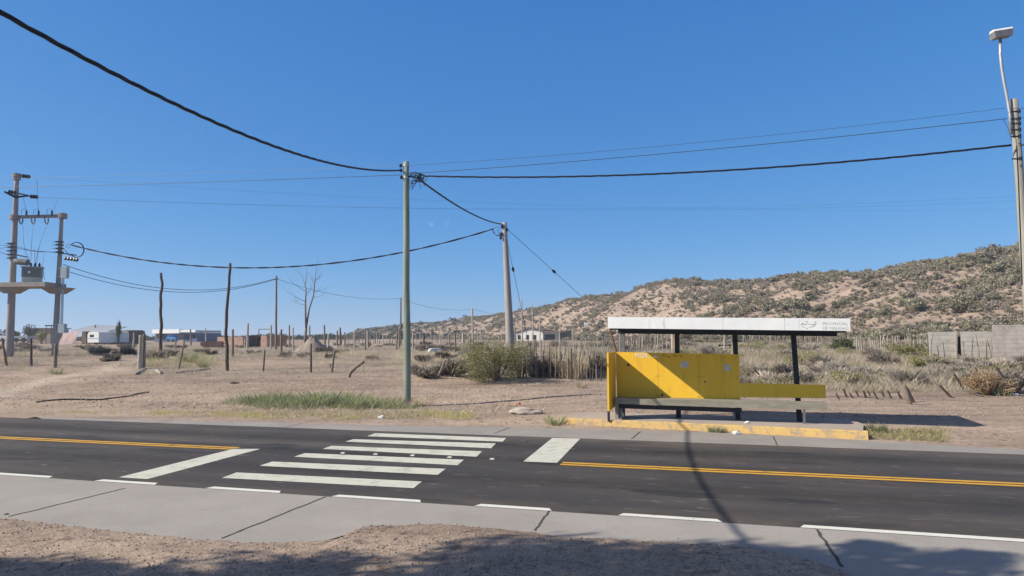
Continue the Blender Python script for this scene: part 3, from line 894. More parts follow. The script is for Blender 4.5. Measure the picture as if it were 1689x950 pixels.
for u, z, w_, h_, rz in ((1.47, 1.40, .19, .14, .1), (2.43, 1.33, .14, .15, .0)):
    b = MB()
    p = [SP(u - w_ / 2, -.0975, z - h_ / 2 - rz * .05), SP(u + w_ / 2, -.0975, z - h_ / 2 + rz * .1), SP(u + w_ / 2, -.0975, z + h_ / 2), SP(u - w_ / 2 + rz * .3, -.0975, z + h_ / 2)]
    b.hexa([p[0], p[1], p[1] + sn * .0015, p[0] + sn * .0015, p[3], p[2], p[2] + sn * .0015, p[3] + sn * .0015])
    b.build('poster', M['paper'], pan)
for u in (.86, 1.80):
    b = MB(); b.hexa([SP(u + a, n_, z) for z in (.61, 1.645 - .018 * u) for a, n_ in ((-.003, -.0975), (.003, -.0975), (.003, -.0945), (-.003, -.0945))]); b.build('seam', M['darkmark'], pan)
for u in (-.06, .82, .90, 1.76, 1.84, 2.64):
    for z in (.66, 1.12, 1.58):
        b = MB(); b.tube([SP(u, -.0995, z), SP(u, -.094, z)], .011, 6); b.build('bolt', M['rust'] if random.random() < .4 else M['grey_post'], pan)
for u in (1.12, 2.36, 3.60):
    b = MB(); b.hexa([SP(u + a, NF + n_, fz(u) + z) for z in (-.25, -.004) for a, n_ in ((-.003, -.0025), (.003, -.0025), (.003, .001), (-.003, .001))]); b.build('seam', M['faint'], roof_f)
for u, z, r_ in ((.17, 1.38, .035), (1.93, 1.0, .022), (.95, .68, .03)):
    b = MB()
    b.tube([SP(u, -.101, z), SP(u, -.095, z)], r_, 8); b.build('rust_spot', M['rust'], pan)

# ------------------------------------------------------------------ cables
def fit_cable(A, B, pix, extend=None, n=60, deg=2):
    """a span hangs in the vertical plane through A and B; its sag is read off the photo"""
    d = (B - A); L = math.hypot(d.x, d.y)
    e = Vector((d.x / L, d.y / L, 0)); nn = Vector((-e.y, e.x, 0))
    ts, zs = [], []
    for p in pix:
        q = ray(*p)
        den = q[0] * nn.x + q[1] * nn.y
        k = (A.x * nn.x + A.y * nn.y) / den
        w_ = Vector((q[0] * k, q[1] * k, CAMH + q[2] * k))
        ts.append((w_ - A).dot(e)); zs.append(w_.z)
    ts += [0, L]; zs += [A.z, B.z]
    if extend: ts.append(extend[0]); zs.append(extend[1])
    c = np.polyfit(ts, zs, deg)
    T1 = extend[0] if extend else L
    return [Vector((A.x + e.x * t, A.y + e.y * t, float(np.polyval(c, t)))) for t in np.linspace(0, T1, n)]
def sag_cable(A, B, sag, n=40):
    return [A.lerp(B, k / (n - 1)) - Vector((0, 0, 4 * sag * (k / (n - 1)) * (1 - k / (n - 1)))) for k in range(n)]
def cable(pts, label, m='cable', r=.01, strands=1, pitch=1.0, name='overhead_cable', group=None, cat='cable', hr=None):
    b = MB()
    if strands == 1:
        b.tube(pts, r, 5)
    else:
        # resample along the length so that the twist is even
        P = [Vector(p) for p in pts]
        cum = [0]
        for a, c in zip(P[:-1], P[1:]): cum.append(cum[-1] + (c - a).length)
        N = max(30, int(cum[-1] / pitch * 10))
        xs = np.linspace(0, cum[-1], N)
        arr = np.array([np.interp(xs, cum, [p[k] for p in P]) for k in range(3)]).T
        hr = hr or r * 1.15
        for s_ in range(strands):
            q = []
            for i in range(N):
                t = Vector(arr[min(i + 1, N - 1)] - arr[max(i - 1, 0)]).normalized()
                sd = t.cross(Vector((0, 0, 1))).normalized(); uu = sd.cross(t)
                w_ = 2 * math.pi * (xs[i] / pitch + .12 * math.sin(xs[i] * .9) + s_ / strands)
                q.append(Vector(arr[i]) + (sd * math.cos(w_) + uu * math.sin(w_)) * hr)
            b.tube(q, r, 5)
    return tag(b.build(name, M[m], None, True), label, cat, group)

def pole_obj(parent, name, base, top, r0, r1, m, n=12, wob=0.0, seed=0, cap=True):
    pts, rs = [], []
    K = 14
    for k in range(K + 1):
        t = k / K
        p = base.lerp(top, t)
        p = p + Vector((wob * noise.noise(Vector((t * 3, seed, 0))), wob * noise.noise(Vector((t * 3, seed, 9))), 0)) * math.sin(math.pi * min(1, t * 1.1))
        pts.append(p); rs.append((r0 + (r1 - r0) * t) * (1 + (.06 * noise.noise(Vector((t * 9, seed, 2))) if wob else 0)))
    b = MB(); b.tube(pts, rs, n, cap)
    return b.build(name, m, parent, True)

# green pole beside the crosswalk
gb = gpt(-3.2, 21.55)
gt = at(670, 267, 21.55)
gpole = thing('utility_pole', gb, 'slender greenish wooden utility pole at the roadside behind the crosswalk', 'utility pole')
pole_obj(gpole, 'shaft', gb - Vector((0, 0, .2)), gt, .118, .088, M['greenpole'], 14, .03, 3)
for zz in (.12, .50):
    b = MB()
    c0 = gt - Vector((0, 0, zz))
    b.tube([c0 - Vector((0, 0, .03)), c0 + Vector((0, 0, .03))], .098, 12)
    b.tube([c0 + Vector((-.10, -.04, 0)), c0 + Vector((-.19, -.05, 0))], .018, 6)
    b.build('clamp', M['galv'], gpole)
for dx, dz in ((-.16, -.13), (-.15, -.28), (-.14, -.50)):
    b = MB(); c0 = gt + Vector((dx, -.05, dz))
    b.tube([c0 + Vector((0, 0, z)) for z in (-.05, -.02, 0, .03, .05)], [.03, .05, .032, .05, .03], 8)
    b.build('insulator', M['insul'], gpole)
att_l = gt + Vector((-.14, -.05, -.33)); att_r = gt + Vector((.10, -.05, -.46))
# knot of spare cable
b = MB()
kc = gt + Vector((.36, -.03, -.50))
for k in range(13):
    pts = []
    a0 = random.random() * 6.28; tl = random.uniform(-.7, .7)
    rr = random.uniform(.07, .2)
    c1 = kc + Vector((random.uniform(-.16, .16), random.uniform(-.05, .05), random.uniform(-.1, .08)))
    for i in range(12):
        w_ = a0 + i * .48
        pts.append(c1 + Vector((rr * math.cos(w_), rr * .5 * math.sin(w_ + tl), rr * math.sin(w_) * .8)))
    b.tube(pts, .009, 5)
for k in range(7):
    s0 = kc + Vector((random.uniform(-.25, .2), 0, random.uniform(-.1, 0)))
    b.tube([s0, s0 + Vector((random.uniform(-.08, .06), 0, -.12)), s0 + Vector((random.uniform(-.14, .1), .02, random.uniform(-.32, -.18)))], .008, 5)
b.tube([att_r - Vector((.1, 0, 0)), kc + Vector((-.1, 0, .02)), kc + Vector((.15, 0, -.02))], .02, 6)
tag(b.build('cable_coil', M['cable'], None, True), 'tangled knot of black spare cable hanging just right of the green pole top', 'cable coil')

# cable from the upper left to the green pole (hangs over the road and the shelter's shadow side)
A = att_l; B = Vector((-4.6, 6.3, 5.05))
pix = [(0, 17), (40, 40), (85, 63), (135, 93), (185, 120), (240, 151), (300, 180), (360, 205), (420, 233), (480, 252), (540, 268), (600, 275), (650, 279)]
pts = fit_cable(A, B, pix, extend=(32.0, 8.2), deg=3, n=90)
cable(pts, 'thick black twisted cable sweeping down from the upper left corner to the green pole', r=.0135, strands=3, pitch=1.3, hr=.0145)
# right street lamp pole
lb = Vector((12.25, 16.6, gz(12.25, 16.6)))
lt = at(1672, 164, 16.6)
lp = thing('street_lamp', lb, 'grey weathered pole carrying a bent street lamp at the right edge', 'street lamp')
pole_obj(lp, 'shaft', lb - Vector((0, 0, .2)), lt, .125, .085, M['greypole'], 12, .03, 8)
arm = [at(px, py, 16.55) for px, py in ((1668, 222), (1666, 190), (1661, 160), (1656, 135), (1652, 110), (1650, 90), (1650, 64))]
b = MB(); b.tube(arm, .034, 8); b.build('lamp_arm', M['galv'], lp, True)
hA = at(1636, 58, 16.55); hB = at(1667, 53, 16.55)
hd = (hB - hA)
b = MB()
hz = Vector((0, 0, .115)); hn = Vector((0, .10, 0))
b.hexa([hA - hz * .9 - hn + hd * .04, hB - hz * .9 - hn - hd * .04, hB - hz * .9 + hn - hd * .04, hA - hz * .9 + hn + hd * .04, hA + hz * .5 - hn, hB + hz * .5 - hn, hB + hz * .5 + hn, hA + hz * .5 + hn])
head = b.build('lamp_head', M['lamphead'], lp)
b = MB()
b.hexa([hA + hz * .52 - hn, hB + hz * .52 - hn, hB + hz * .52 + hn, hA + hz * .52 + hn, hA + hz * .95 - hn * .6, hB + hz * .95 - hn * .6, hB + hz * .95 + hn * .6, hA + hz * .95 + hn * .6])
b.build('lamp_top', M['lampwhite'], head)
for py in (184, 196, 204, 214, 225, 262):
    c0 = at(1674 + (py - 184) * .03, py, 16.45)
    b = MB(); b.tube([c0 - Vector((.10, 0, 0)), c0 + Vector((.10, 0, 0))], .018, 6); b.tube([c0 + Vector((.085, -.02, -.04)), c0 + Vector((.085, -.02, .04))], .035, 7)
    b.build('insulator', M['insul'], lp)
b = MB(); b.tube([at(1655, 197, 16.5), at(1663, 212, 16.5), at(1669, 232, 16.5)], .006, 5); b.build('stay_wire', M['wire'], lp)
b = MB(); b.tube([at(1677, 240, 16.45), at(1680, 300, 16.45), at(1683, 380, 16.45), at(1686, 470, 16.45)], .014, 5); b.build('down_cable', M['cable'], lp)
T1 = at(1657, 179, 16.5); T2 = at(1661, 195, 16.5); T3 = at(1668, 239, 16.5)
far_r = Vector((28, 11.5, 7.4))
cable(fit_cable(kc + Vector((.2, 0, .02)), T3, [(760, 290), (850, 292), (960, 291), (1080, 288), (1200, 280), (1300, 274), (1420, 265), (1520, 256), (1620, 244)]), 'thick twisted cable from the green pole to the street lamp pole on the right', r=.0135, strands=3, pitch=1.5, hr=.015)
cable(fit_cable(gt + Vector((.1, -.05, -.42)), T2, [(800, 275), (960, 264), (1160, 248), (1289, 237), (1460, 219), (1600, 201)]), 'thin dark wire above the twisted cable between green pole and street lamp', 'wire', .0085)
cable(fit_cable(gt + Vector((.1, -.05, -.12)), T1, [(800, 265), (960, 252), (1289, 222), (1460, 201), (1600, 185)]), 'topmost pale thin wire from the green pole tip to the street lamp pole', 'wire', .0045)
for T, dz in ((T1, .0), (T2, 0), (T3, 0)):
    cable(sag_cable(T + Vector((.2, 0, 0)), far_r + Vector((0, 0, T.z - 7.5 + .1)), .25), 'short wire running off the right edge beyond the street lamp', 'wire' if T is not T3 else 'cable', .008 if T is not T3 else .022, group='wires right of the street lamp')
L1 = Vector((-36, 27.5, 7.35)); L2 = Vector((-36, 27.5, 7.0))
cable(fit_cable(gt + Vector((-.1, -.05, -.14)), at(-160, 300, 26.3), [(540, 277), (360, 284), (180, 290), (20, 295)]), 'pale shiny thin wire running left from the green pole tip', 'brightwire', .0035)
cable(fit_cable(gt + Vector((-.1, -.05, -.5)), at(-160, 311, 26.3), [(600, 286), (480, 295), (360, 300), (200, 304), (70, 309)]), 'thin dark wire running left from the green pole to the photo edge', 'wire', .008)

# leaning concrete pole behind the green bush
D2 = 40.0
cb_ = Vector((at(843, 606, D2).x, D2, gz(0, D2)))
ct = at(832, 367, D2)
cp = thing('utility_pole', cb_, 'pale round concrete pole leaning left behind the green bush', 'utility pole')
pole_obj(cp, 'shaft', cb_ - Vector((0, 0, .2)), ct, .26, .13, M['conc_pole'], 14)
for py in (372, 378, 388, 393):
    c0 = at(832 + (py - 372) * .05, py, D2)
    b = MB(); b.tube([c0 - Vector((0, 0, .03)), c0 + Vector((0, 0, .03))], .155, 10); b.build('clamp', M['galv'], cp)
for px, py in ((828, 374), (827, 386), (826, 392), (836, 379)):
    c0 = at(px, py, D2 - .1)
    b = MB(); b.tube([c0 + Vector((0, 0, z)) for z in (-.1, -.04, 0, .05, .1)], [.04, .09, .05, .09, .04], 7); b.build('insulator', M['insul'], cp)
cable(fit_cable(kc, ct + Vector((-.1, 0, -.15)), [(700, 302), (722, 319), (760, 344), (800, 361), (825, 368)]), 'black twisted cable dropping from the green pole to the leaning concrete pole', r=.017, strands=3, pitch=1.5, hr=.02)
for tx, ty, kx, ky, lab in ((945, 492, 889, 443, 'long slanting guy wire of the concrete pole with a dark insulator'), (860, 520, 843, 427, 'steep guy wire close to the right side of the concrete pole')):
    st = at(838 if tx > 900 else 836, 379 if tx > 900 else 395, D2)
    q = gpt(at(1062, 600, 44).x, 44) if tx > 900 else gpt(at(876, 590, 42.5).x, 42.5)
    gw = thing('guy_wire', st, lab, 'guy wire')
    b = MB(); b.tube([st, q], .013, 5); b.build('wire', M['wire'], gw)
    m_ = st.lerp(q, .32 if tx > 900 else .25); dd = (q - st).normalized()
    b = MB(); b.tube([m_ - dd * .16, m_ - dd * .05, m_ + dd * .05, m_ + dd * .16], [.03, .085, .085, .03], 7); b.build('insulator', M['insul'], gw)
# loop of jumper wire at the concrete pole
b = MB()
for off in (0, .15, .3):
    b.tube([at(812, 378, D2), at(814 + off * 8, 384 + off * 6, D2 - .1), at(819 + off * 5, 388 + off * 4, D2), at(825, 389 - off * 8, D2), at(828, 384, D2)], .016, 5)
b.tube([at(812, 378, D2), at(818, 375, D2), at(822, 374, D2), at(821, 380, D2), at(827, 392, D2)], .014, 5)
tag(b.build('jumper_wire', M['wire'], None, True), 'loose loop of thin jumper wires beside the concrete pole top', 'wire')

# ------------------------------------------------------------------ transformer station
DT = 43.0
tb = at(15, 588, DT); tb = Vector((tb.x, DT, gz(tb.x, DT)))
ts_ = thing('transformer_station', tb, 'twin concrete poles joined by a crossbeam and a slab at the left edge', 'transformer station')
pt = at(28, 287, DT)
pole_obj(ts_, 'pole', tb - Vector((0, 0, .2)), pt, .24, .125, M['conc_pole'], 14)
p2b = at(90, 590, DT + .6); p2b.z = gz(p2b.x, p2b.y); p2t = at(102, 354, DT + .6)
pole_obj(ts_, 'pole', p2b - Vector((0, 0, .2)), p2t, .19, .10, M['conc_pole'], 14)
b = MB(); b.tube([pt - Vector((0, 0, .22)), pt + Vector((0, 0, .02))], .24, 12); b.tube([pt - Vector((0, 0, .35)), pt - Vector((0, 0, .24))], .22, 12); b.build('pole_cap', M['slab'], ts_)
b = MB()
q0 = at(24, 358, DT - .02); q1 = at(106, 356, DT + .62)
b.tube([q0, q1], .13, 4); b.build('crossbeam', M['slab'], ts_)
b = MB(); b.tube([q1 - Vector((.1, 0, .17)), q1 + Vector((-.1, 0, .15))], .26, 12); b.build('beam_collar', M['slab'], ts_)
b = MB(); b.tube([q0 - Vector((.0, 0, .17)), q0 + Vector((0, 0, .12))], .27, 12); b.build('beam_collar', M['slab'], ts_)
# steel crossarm near the top
b = MB()
x0 = at(7, 316, DT - .6); x1 = at(25, 325, DT - .25); x2 = at(48, 323, DT + .4)
b.tube([x0, x1, x2], [.07, .11, .05], 4); b.tube([x0 + Vector((0, .3, .02)), at(27, 318, DT + .3), x2], .05, 4)
b.build('crossarm', M['insul'], ts_)
def string_ins(a, c, parent):
    b = MB(); d = (c - a)
    P, Rr = [], []
    for k in range(13):
        P.append(a + d * (k / 12)); Rr.append(.13 if k % 4 in (1, 2) else .045)
    b.tube(P, Rr, 8); b.build('insulator', M['insul'], parent)
string_ins(at(37, 290, DT), at(50, 292, DT), ts_)
string_ins(at(14, 316, DT - .5), at(27, 318, DT - .4), ts_)
string_ins(at(50, 324, DT + .4), at(63, 325, DT + .4), ts_)
for px in (43.5, 63.5, 85.5):                      # cut-out fuses on the beam with their arcs
    b = MB(); a = at(px, 356, DT + .2)
    b.tube([a, a + Vector((0, 0, .32))], .055, 7); b.build('insulator', M['insul'], ts_)
    b = MB()
    c0 = at(px - 9, 365, DT)
    b.tube([c0 + Vector((-.08, -.1, .3)), c0 + Vector((.0, -.1, -.1)), c0 + Vector((.1, -.1, -.2)), c0 + Vector((.18, -.1, -.05)), c0 + Vector((.16, -.1, .2))], .04, 6)
    b.build('fuse_holder', M['grey_post'], ts_)
    b = MB()
    b.tube([a + Vector((0, 0, .32)), a + Vector((-.12, 0, .45)), a + Vector((-.28, 0, .42)), a + Vector((-.33, 0, .1))], .012, 5)
    b.build('jumper', M['wire'], ts_)
# slab platform
z0 = at(50, 470, DT).z
sa, sb_, sc_, sd_ = at(-34, 468, DT - .5), at(74, 470, DT - .9), at(109, 475, DT + 1.1), at(2, 470, DT + 1.5)
b = MB()
for p in (sa, sb_, sc_, sd_): p.z = z0
lo = [Vector((p.x, p.y, z0 - .15)) for p in (sa, sb_, sc_, sd_)]; hi = [Vector((p.x, p.y, z0 + .12)) for p in (sa, sb_, sc_, sd_)]
b.hexa(lo + hi); b.build('platform_slab', M['slab'], ts_)
for c0 in (Vector((pt.x * .35 + tb.x * .65, DT, z0 - .17)), Vector((p2b.x * .55 + p2t.x * .45, DT + .6, z0 - .17))):
    b = MB()
    b.hexa([c0 + Vector((a * .32, c * .3, -.35)) for a, c in ((-1, -1), (1, -1), (1, 1), (-1, 1))] + [c0 + Vector((a * .85, c * .45, .018)) for a, c in ((-1, -1), (1, -1), (1, 1), (-1, 1))])
    b.build('bracket', M['slab'], ts_)
# bands
for px, ys in ((20, (402, 408, 414, 420, 426)), (98.5, (399, 404, 410, 416))):
    b = MB()
    for y_ in ys:
        c0 = at(px, y_, DT if px < 50 else DT + .6)
        b.tube([c0 - Vector((0, 0, .035)), c0 + Vector((0, 0, .035))], .27 if px < 50 else .235, 12)
        b.tube([c0 + Vector((-.38, -.1, 0)), c0 + Vector((.3, -.1, 0))], .015, 5)
    b.build('band', M['wire'], ts_)
b = MB(); b.tube([at(24, 420, DT - .3), at(45, 424, DT - .6)], .05, 4); b.build('bracket_arm', M['insul'], ts_)
b = MB(); b.tube([at(96, 417, DT + .3), at(126, 421, DT + .3)], .05, 4); b.build('bracket_arm', M['insul'], ts_)
b = MB(); a = at(26, 431, DT - .5); c = at(46, 433, DT - .5); b.tube([a, a.lerp(c, .3), c], [.16, .2, .2], 10); b.build('flood_lamp', M['grey_post'], ts_)
b = MB(); b.tube([a - (c - a) * .05, a - (c - a) * .01], .165, 10); b.build('lamp_glass', M['lampwhite'], ts_)
for px in (108, 113, 118, 123, 127):
    b = MB(); c0 = at(px, 426 + (px - 108) * .12, DT + .3); b.tube([c0 + Vector((0, 0, .1)), c0, c0 - Vector((0, 0, .12))], [.05, .09, .05], 6); b.build('fuse', M['insul'], ts_)
for py0, py1, px0, px1 in ((440, 459, 102, 112), (534, 549, 98, 108)):
    b = MB(); c0 = at((px0 + px1) / 2, (py0 + py1) / 2, DT + .15)
    b.box(c0, ((px1 - px0) * DT / FPX, .3, (py1 - py0) * DT / FPX), 0); bx_ = b.build('meter_box', M['boxblue'], ts_)
    b = MB()
    for z in (-.3, .3): b.tube([c0 + Vector((-.45, -.02, z * .8)), c0 + Vector((.1, .17, z * .8))], .02, 4)
    b.build('strap', M['galv'], ts_)
b = MB()
for k in (0, 1, 2): b.tube([at(102.5 + k * 1.6, 459, DT + .2), at(101 + k * 1.6, 500, DT + .2), at(100 + k * 1.7, 535, DT + .2)], .022, 5)
b.build('conduit', M['boxblue'], ts_)
# transformer on the slab
tc_ = at(53, 464, DT - .1); tc_.z = z0 + .12
tr = thing('transformer', tc_, 'grey ribbed electrical transformer standing on the slab between the concrete poles', 'transformer')
RZ = R(28)
b = MB(); b.box(tc_ + Vector((0, 0, .16)), (.98, .66, .32), RZ); b.build('base_tank', M['trafopale'], tr)
b = MB(); b.box(tc_ + Vector((0, 0, .62)), (1.05, .7, .60), RZ)
for k in range(14):
    for sgn in (-1, 1):
        lx = -.47 + k * .0725; ly = sgn * .40
        b.box(tc_ + Vector((lx * math.cos(RZ) - ly * math.sin(RZ), lx * math.sin(RZ) + ly * math.cos(RZ), .62)), (.02, .1, .54), RZ)
b.build('tank', M['trafo'], tr)
b = MB(); b.box(tc_ + Vector((0, 0, .95)), (1.14, .8, .06), RZ); b.build('lid', M['trafo'], tr)
for lx in (-.1, .12, .34):
    b = MB(); c0 = tc_ + Vector((lx * math.cos(RZ), lx * math.sin(RZ), .98)); b.tube([c0 + Vector((0, 0, z)) for z in (0, .06, .1, .16, .2, .28)], [.05, .08, .05, .08, .05, .02], 8); b.build('bushing', M['insul'], tr)
b = MB(); c0 = tc_ + Vector((-.12 * math.cos(RZ) + .46 * math.sin(RZ), -.12 * math.sin(RZ) - .46 * math.cos(RZ), .62)); b.tube([c0, c0 + Vector((.02, -.03, 0))], .08, 12); b.build('gauge', M['lampwhite'], tr)
# thin drop wires
def wires(name, lists, label, r=.009, D=DT, m='wire', cat='wire'):
    for L_ in lists:
        b = MB(); b.tube([at(px, py, D) for px, py in L_], r, 5)
        tag(b.build(name, M[m], None, True), label, cat, label + ' group')
wires('drop_wire', [[(38, 372), (39, 400), (43, 418), (50, 430)], [(55, 372), (52, 400), (51, 430)], [(77, 372), (68, 395), (60, 425), (58, 436)], [(57, 410), (57, 432)], [(63, 408), (63, 416), (60, 436)], [(73, 418), (70, 438), (74, 462)]], 'thin drop wire from the crossbeam down to the transformer', .010, DT - .05)
wires('drop_wire', [[(61, 295), (62, 330), (64, 352)], [(38, 326), (43, 345), (44, 354)], [(95, 329), (86, 352)]], 'thin wire from a pole top insulator down to the crossbeam', .009, DT + .1)
wires('service_wire', [[(-20, 402), (8, 405), (20, 404)], [(-20, 414), (10, 408), (20, 406)], [(20, 408), (60, 415), (98, 416)], [(20, 404), (50, 413), (98, 417)], [(-20, 412), (8, 418), (18, 424)]], 'thin service wire passing across the concrete transformer poles', .014, DT + .25)
b = MB()
for k in range(2):
    pts = []
    for i in range(14):
        w_ = -2.4 + i * .38
        pts.append(at(127 - k + 12 * math.cos(w_), 412 + 12.5 * math.sin(w_), DT + .3))
    b.tube(pts, .022, 5)
b.tube([at(104, 408, DT + .3), at(110, 416, DT + .3), at(116, 422, DT + .3)], .02, 5)
b.tube([at(115, 403, DT + .3), at(111, 402, DT + .3), at(109, 408, DT + .3), at(113, 410, DT + .3), at(116, 405, DT + .3)], .012, 5)
tag(b.build('cable_loop', M['cable'], None, True), 'round loop of slack cable right of the transformer poles', 'cable')
cable(fit_cable(at(116, 403, DT + .3), at(814, 378, D2), [(150, 412), (220, 427), (300, 437), (400, 441), (500, 438), (600, 428), (670, 415), (740, 398)]), 'long sagging cable from the transformer poles to the leaning concrete pole', r=.026, strands=2, pitch=2.4, hr=.024)
# thin timber pole with two low wires
tpb = gp(455, 578); D3 = tpb.y
up1 = thing('utility_pole', tpb, 'thin straight wooden pole left of the bare tree with wires at its tip', 'utility pole')
pole_obj(up1, 'shaft', tpb - Vector((0, 0, .1)), at(456, 457, D3), .10, .07, M['wood'], 8, .04, 5)
b = MB(); b.tube([at(453, 461, D3), at(459, 459, D3)], .03, 5); b.tube([at(456, 455, D3), at(456, 458, D3)], .06, 6); b.build('insulator', M['insul'], up1)
cable(fit_cable(at(104, 436, DT + .5), at(455, 459, D3), [(200, 464), (300, 477), (380, 476), (430, 466)]), 'upper of two thin cables between transformer poles and thin wooden pole', 'cable', .019)
cable(fit_cable(at(112, 448, DT + .5), at(455, 460, D3), [(200, 470), (300, 481), (350, 482), (420, 470)]), 'lower of two thin cables between transformer poles and thin wooden pole', 'cable', .019)
fp1b = gp(661, 572); D4 = fp1b.y
fp1 = thing('utility_pole', fp1b, 'thin far pole half hidden behind the green pole', 'utility pole')
pole_obj(fp1, 'shaft', fp1b - Vector((0, 0, .1)), at(661, 491, D4), .11, .08, M['wood'], 8, .03, 6)
fp2b = gp(780, 569); D5 = fp2b.y
fp2 = thing('utility_pole', fp2b, 'thin pale far pole standing left of the leaning concrete pole', 'utility pole')
pole_obj(fp2, 'shaft', fp2b - Vector((0, 0, .1)), at(779, 508, D5), .12, .1, M['palewood'], 8, .03, 7)
cable(fit_cable(at(457, 460, D3), at(661, 492, D4), [(520, 479), (560, 487), (620, 493)]), 'faint wire from the thin wooden pole towards the green pole', 'wire', .014)
cable(fit_cable(at(662, 493, D4), at(779, 510, D5), [(690, 502), (740, 511)]), 'faint wire between the two thin far poles', 'wire', .014)
cable(sag_cable(at(780, 510, D5), at(900, 530, 150), .3), 'faint wire from the pale far pole towards the hillside', 'wire', .016)
# faint high wires beyond
for (a, c, lab) in (((62, 326), (1760, 318), 'upper of three faint high wires across the sky'), ((64, 325), (1760, 327), 'middle of three faint high wires across the sky'), ((52, 292), (1760, 343), 'lowest of three faint high wires across the sky')):
    cable(sag_cable(at(*a, DT + .4), at(*c, 58), .9 if c[1] > 320 else 1.0), lab, 'wire', .004)

# ------------------------------------------------------------------ fence posts and stakes
PG = 'old fence posts on the dirt lot'
def post(base, top, wpx, label, m='wood', wob=.06, mid=None, name='fence_post', group=PG, cat='post', bend=0.0, seed=None):
    p = gp(*base); D = p.y
    t = at(*top, D)
    r0 = wpx * D / FPX / 2
    seed = base[0] if seed is None else seed
    keys = [p - Vector((0, 0, .15))] + [at(*q, D) for q in (mid or [])] + [t]
    cum = [0]
    for a, c in zip(keys[:-1], keys[1:]): cum.append(cum[-1] + (c - a).length)
    K = 16
    pts, rs = [], []
    for k in range(K + 1):
        s_ = cum[-1] * k / K
        q = Vector([float(np.interp(s_, cum, [v[i] for v in keys])) for i in range(3)])
        q += Vector((noise.noise(Vector((k * .4, seed, 0))), noise.noise(Vector((k * .4, seed, 7))), 0)) * wob * min(1, k / 3) * min(1.0, cum[-1] / 2.5)
        pts.append(q)
        rs.append(r0 * (1.05 - .3 * k / K) * (1 + .16 * noise.noise(Vector((k * .9, seed, 3)))))
    b = MB(); b.tube(pts, rs, 8)
    return tag(b.build(name, M[m], None, True), label, cat, group)
post((265, 588), (266, 450), 5.4, 'tall dark wooden post left of the crooked tall post', 'darkwood', .12)
post((376, 612), (380, 434), 5.8, 'tallest crooked wooden post on the dirt lot', 'darkwood', .10, mid=[(373, 560), (374, 510), (378, 470)])
post((12, 603), (4, 562), 4, 'short reddish stake at the left edge beside the transformer pole', 'redwood', .03)
post((52, 604), (51, 558), 4, 'thin dark post between the two concrete transformer poles', 'darkwood', .03)
post((91, 607), (92, 567), 6, 'squat wooden post right in front of the second concrete pole', 'wood', .03)
post((230, 609), (232, 553), 7, 'left one of a close pair of stout posts', 'palewood', .03)
post((236, 608), (238, 551), 7, 'right one of a close pair of stout posts', 'wood', .04)
post((294, 609), (304, 564), 3.2, 'thin leaning stick right of the pair of stout posts', 'wood', .05)
post((384, 589), (384, 543), 4.6, 'straight post just right of the crooked tall post', 'wood', .03)
post((408, 576), (409, 533), 4.2, 'tall straight post in front of the half built brick wall', 'palewood', .03)
post((447, 577), (447, 536), 3.6, 'slim grey post left of the thin wooden pole', 'palewood', .03)
post((464, 588), (464, 543), 4.6, 'stout straight post right of the thin wooden pole', 'wood', .03)
post((434, 613), (437, 577), 2.8, 'thin short stick in front of the brick walls', 'darkwood', .04)
post((513, 614), (513, 567), 3.6, 'straight dark stake before the grit heap', 'darkwood', .03)
post((546, 615), (552, 579), 4.6, 'short leaning stake with a stub right of the grit heap', 'wood', .03)
post((574, 622), (601, 596), 6, 'thick bent log leaning out of the ground', 'wood', .02, mid=[(578, 614), (588, 605)])
post((719, 624), (735, 594), 4.4, 'leaning plank beside the low brown scrub right of the green pole', 'wood', .02)
post((544, 607), (546, 600), 4, 'tiny broken stub at the foot of the leaning stake', 'darkwood', .01)
for k, (px, y0, y1, wp, m) in enumerate(((478, 574, 536, 3, 'wood'), (484, 576, 540, 3, 'palewood'), (511, 566, 537, 3, 'wood'), (536, 573, 536, 3.4, 'wood'), (541, 580, 551, 3.6, 'palewood'), (556, 573, 545, 3.4, 'wood'),
        (562, 571, 540, 3.2, 'darkwood'), (569, 573, 548, 3, 'wood'), (585, 578, 546, 3.2, 'palewood'), (603, 578, 545, 3.4, 'wood'), (607, 574, 546, 4, 'palewood'), (654, 577, 551, 3.2, 'wood'), (658, 576, 540, 3, 'wood'),
        (681, 578, 548, 2.8, 'palewood'), (699, 575, 550, 3.6, 'darkwood'), (727, 571, 551, 2.6, 'palewood'), (742, 574, 552, 2.6, 'wood'), (751, 576, 549, 4.2, 'wood'), (764, 565, 549, 4.4, 'palewood'), (776, 571, 550, 2.4, 'wood'),
        (315, 570, 543, 3, 'wood'), (340, 566, 541, 2.6, 'palewood'), (220, 577, 549, 3.4, 'palewood'), (290, 578, 556, 2.4, 'wood'))):
    post((px, y0), (px + random.uniform(-1.2, 1.2), y1), wp, 'small distant fence post among the scrub of the lot', m, .03, group='small distant fence posts')
for pts_, lab in ((((52, 575), (91, 577), (230, 572), (294, 575), (376, 578), (434, 585), (513, 580)), 'sagging fence wire strung along the front row of posts'),):
    q = []
    for a, c in zip(pts_[:-1], pts_[1:]):
        q0, q1 = at(*a, gp(a[0], 610).y), at(*c, gp(c[0], 610).y)
        q += sag_cable(q0, q1, .06, 8)[:-1]
    cable(q, lab, 'wire', .004, name='fence_wire', cat='wire')
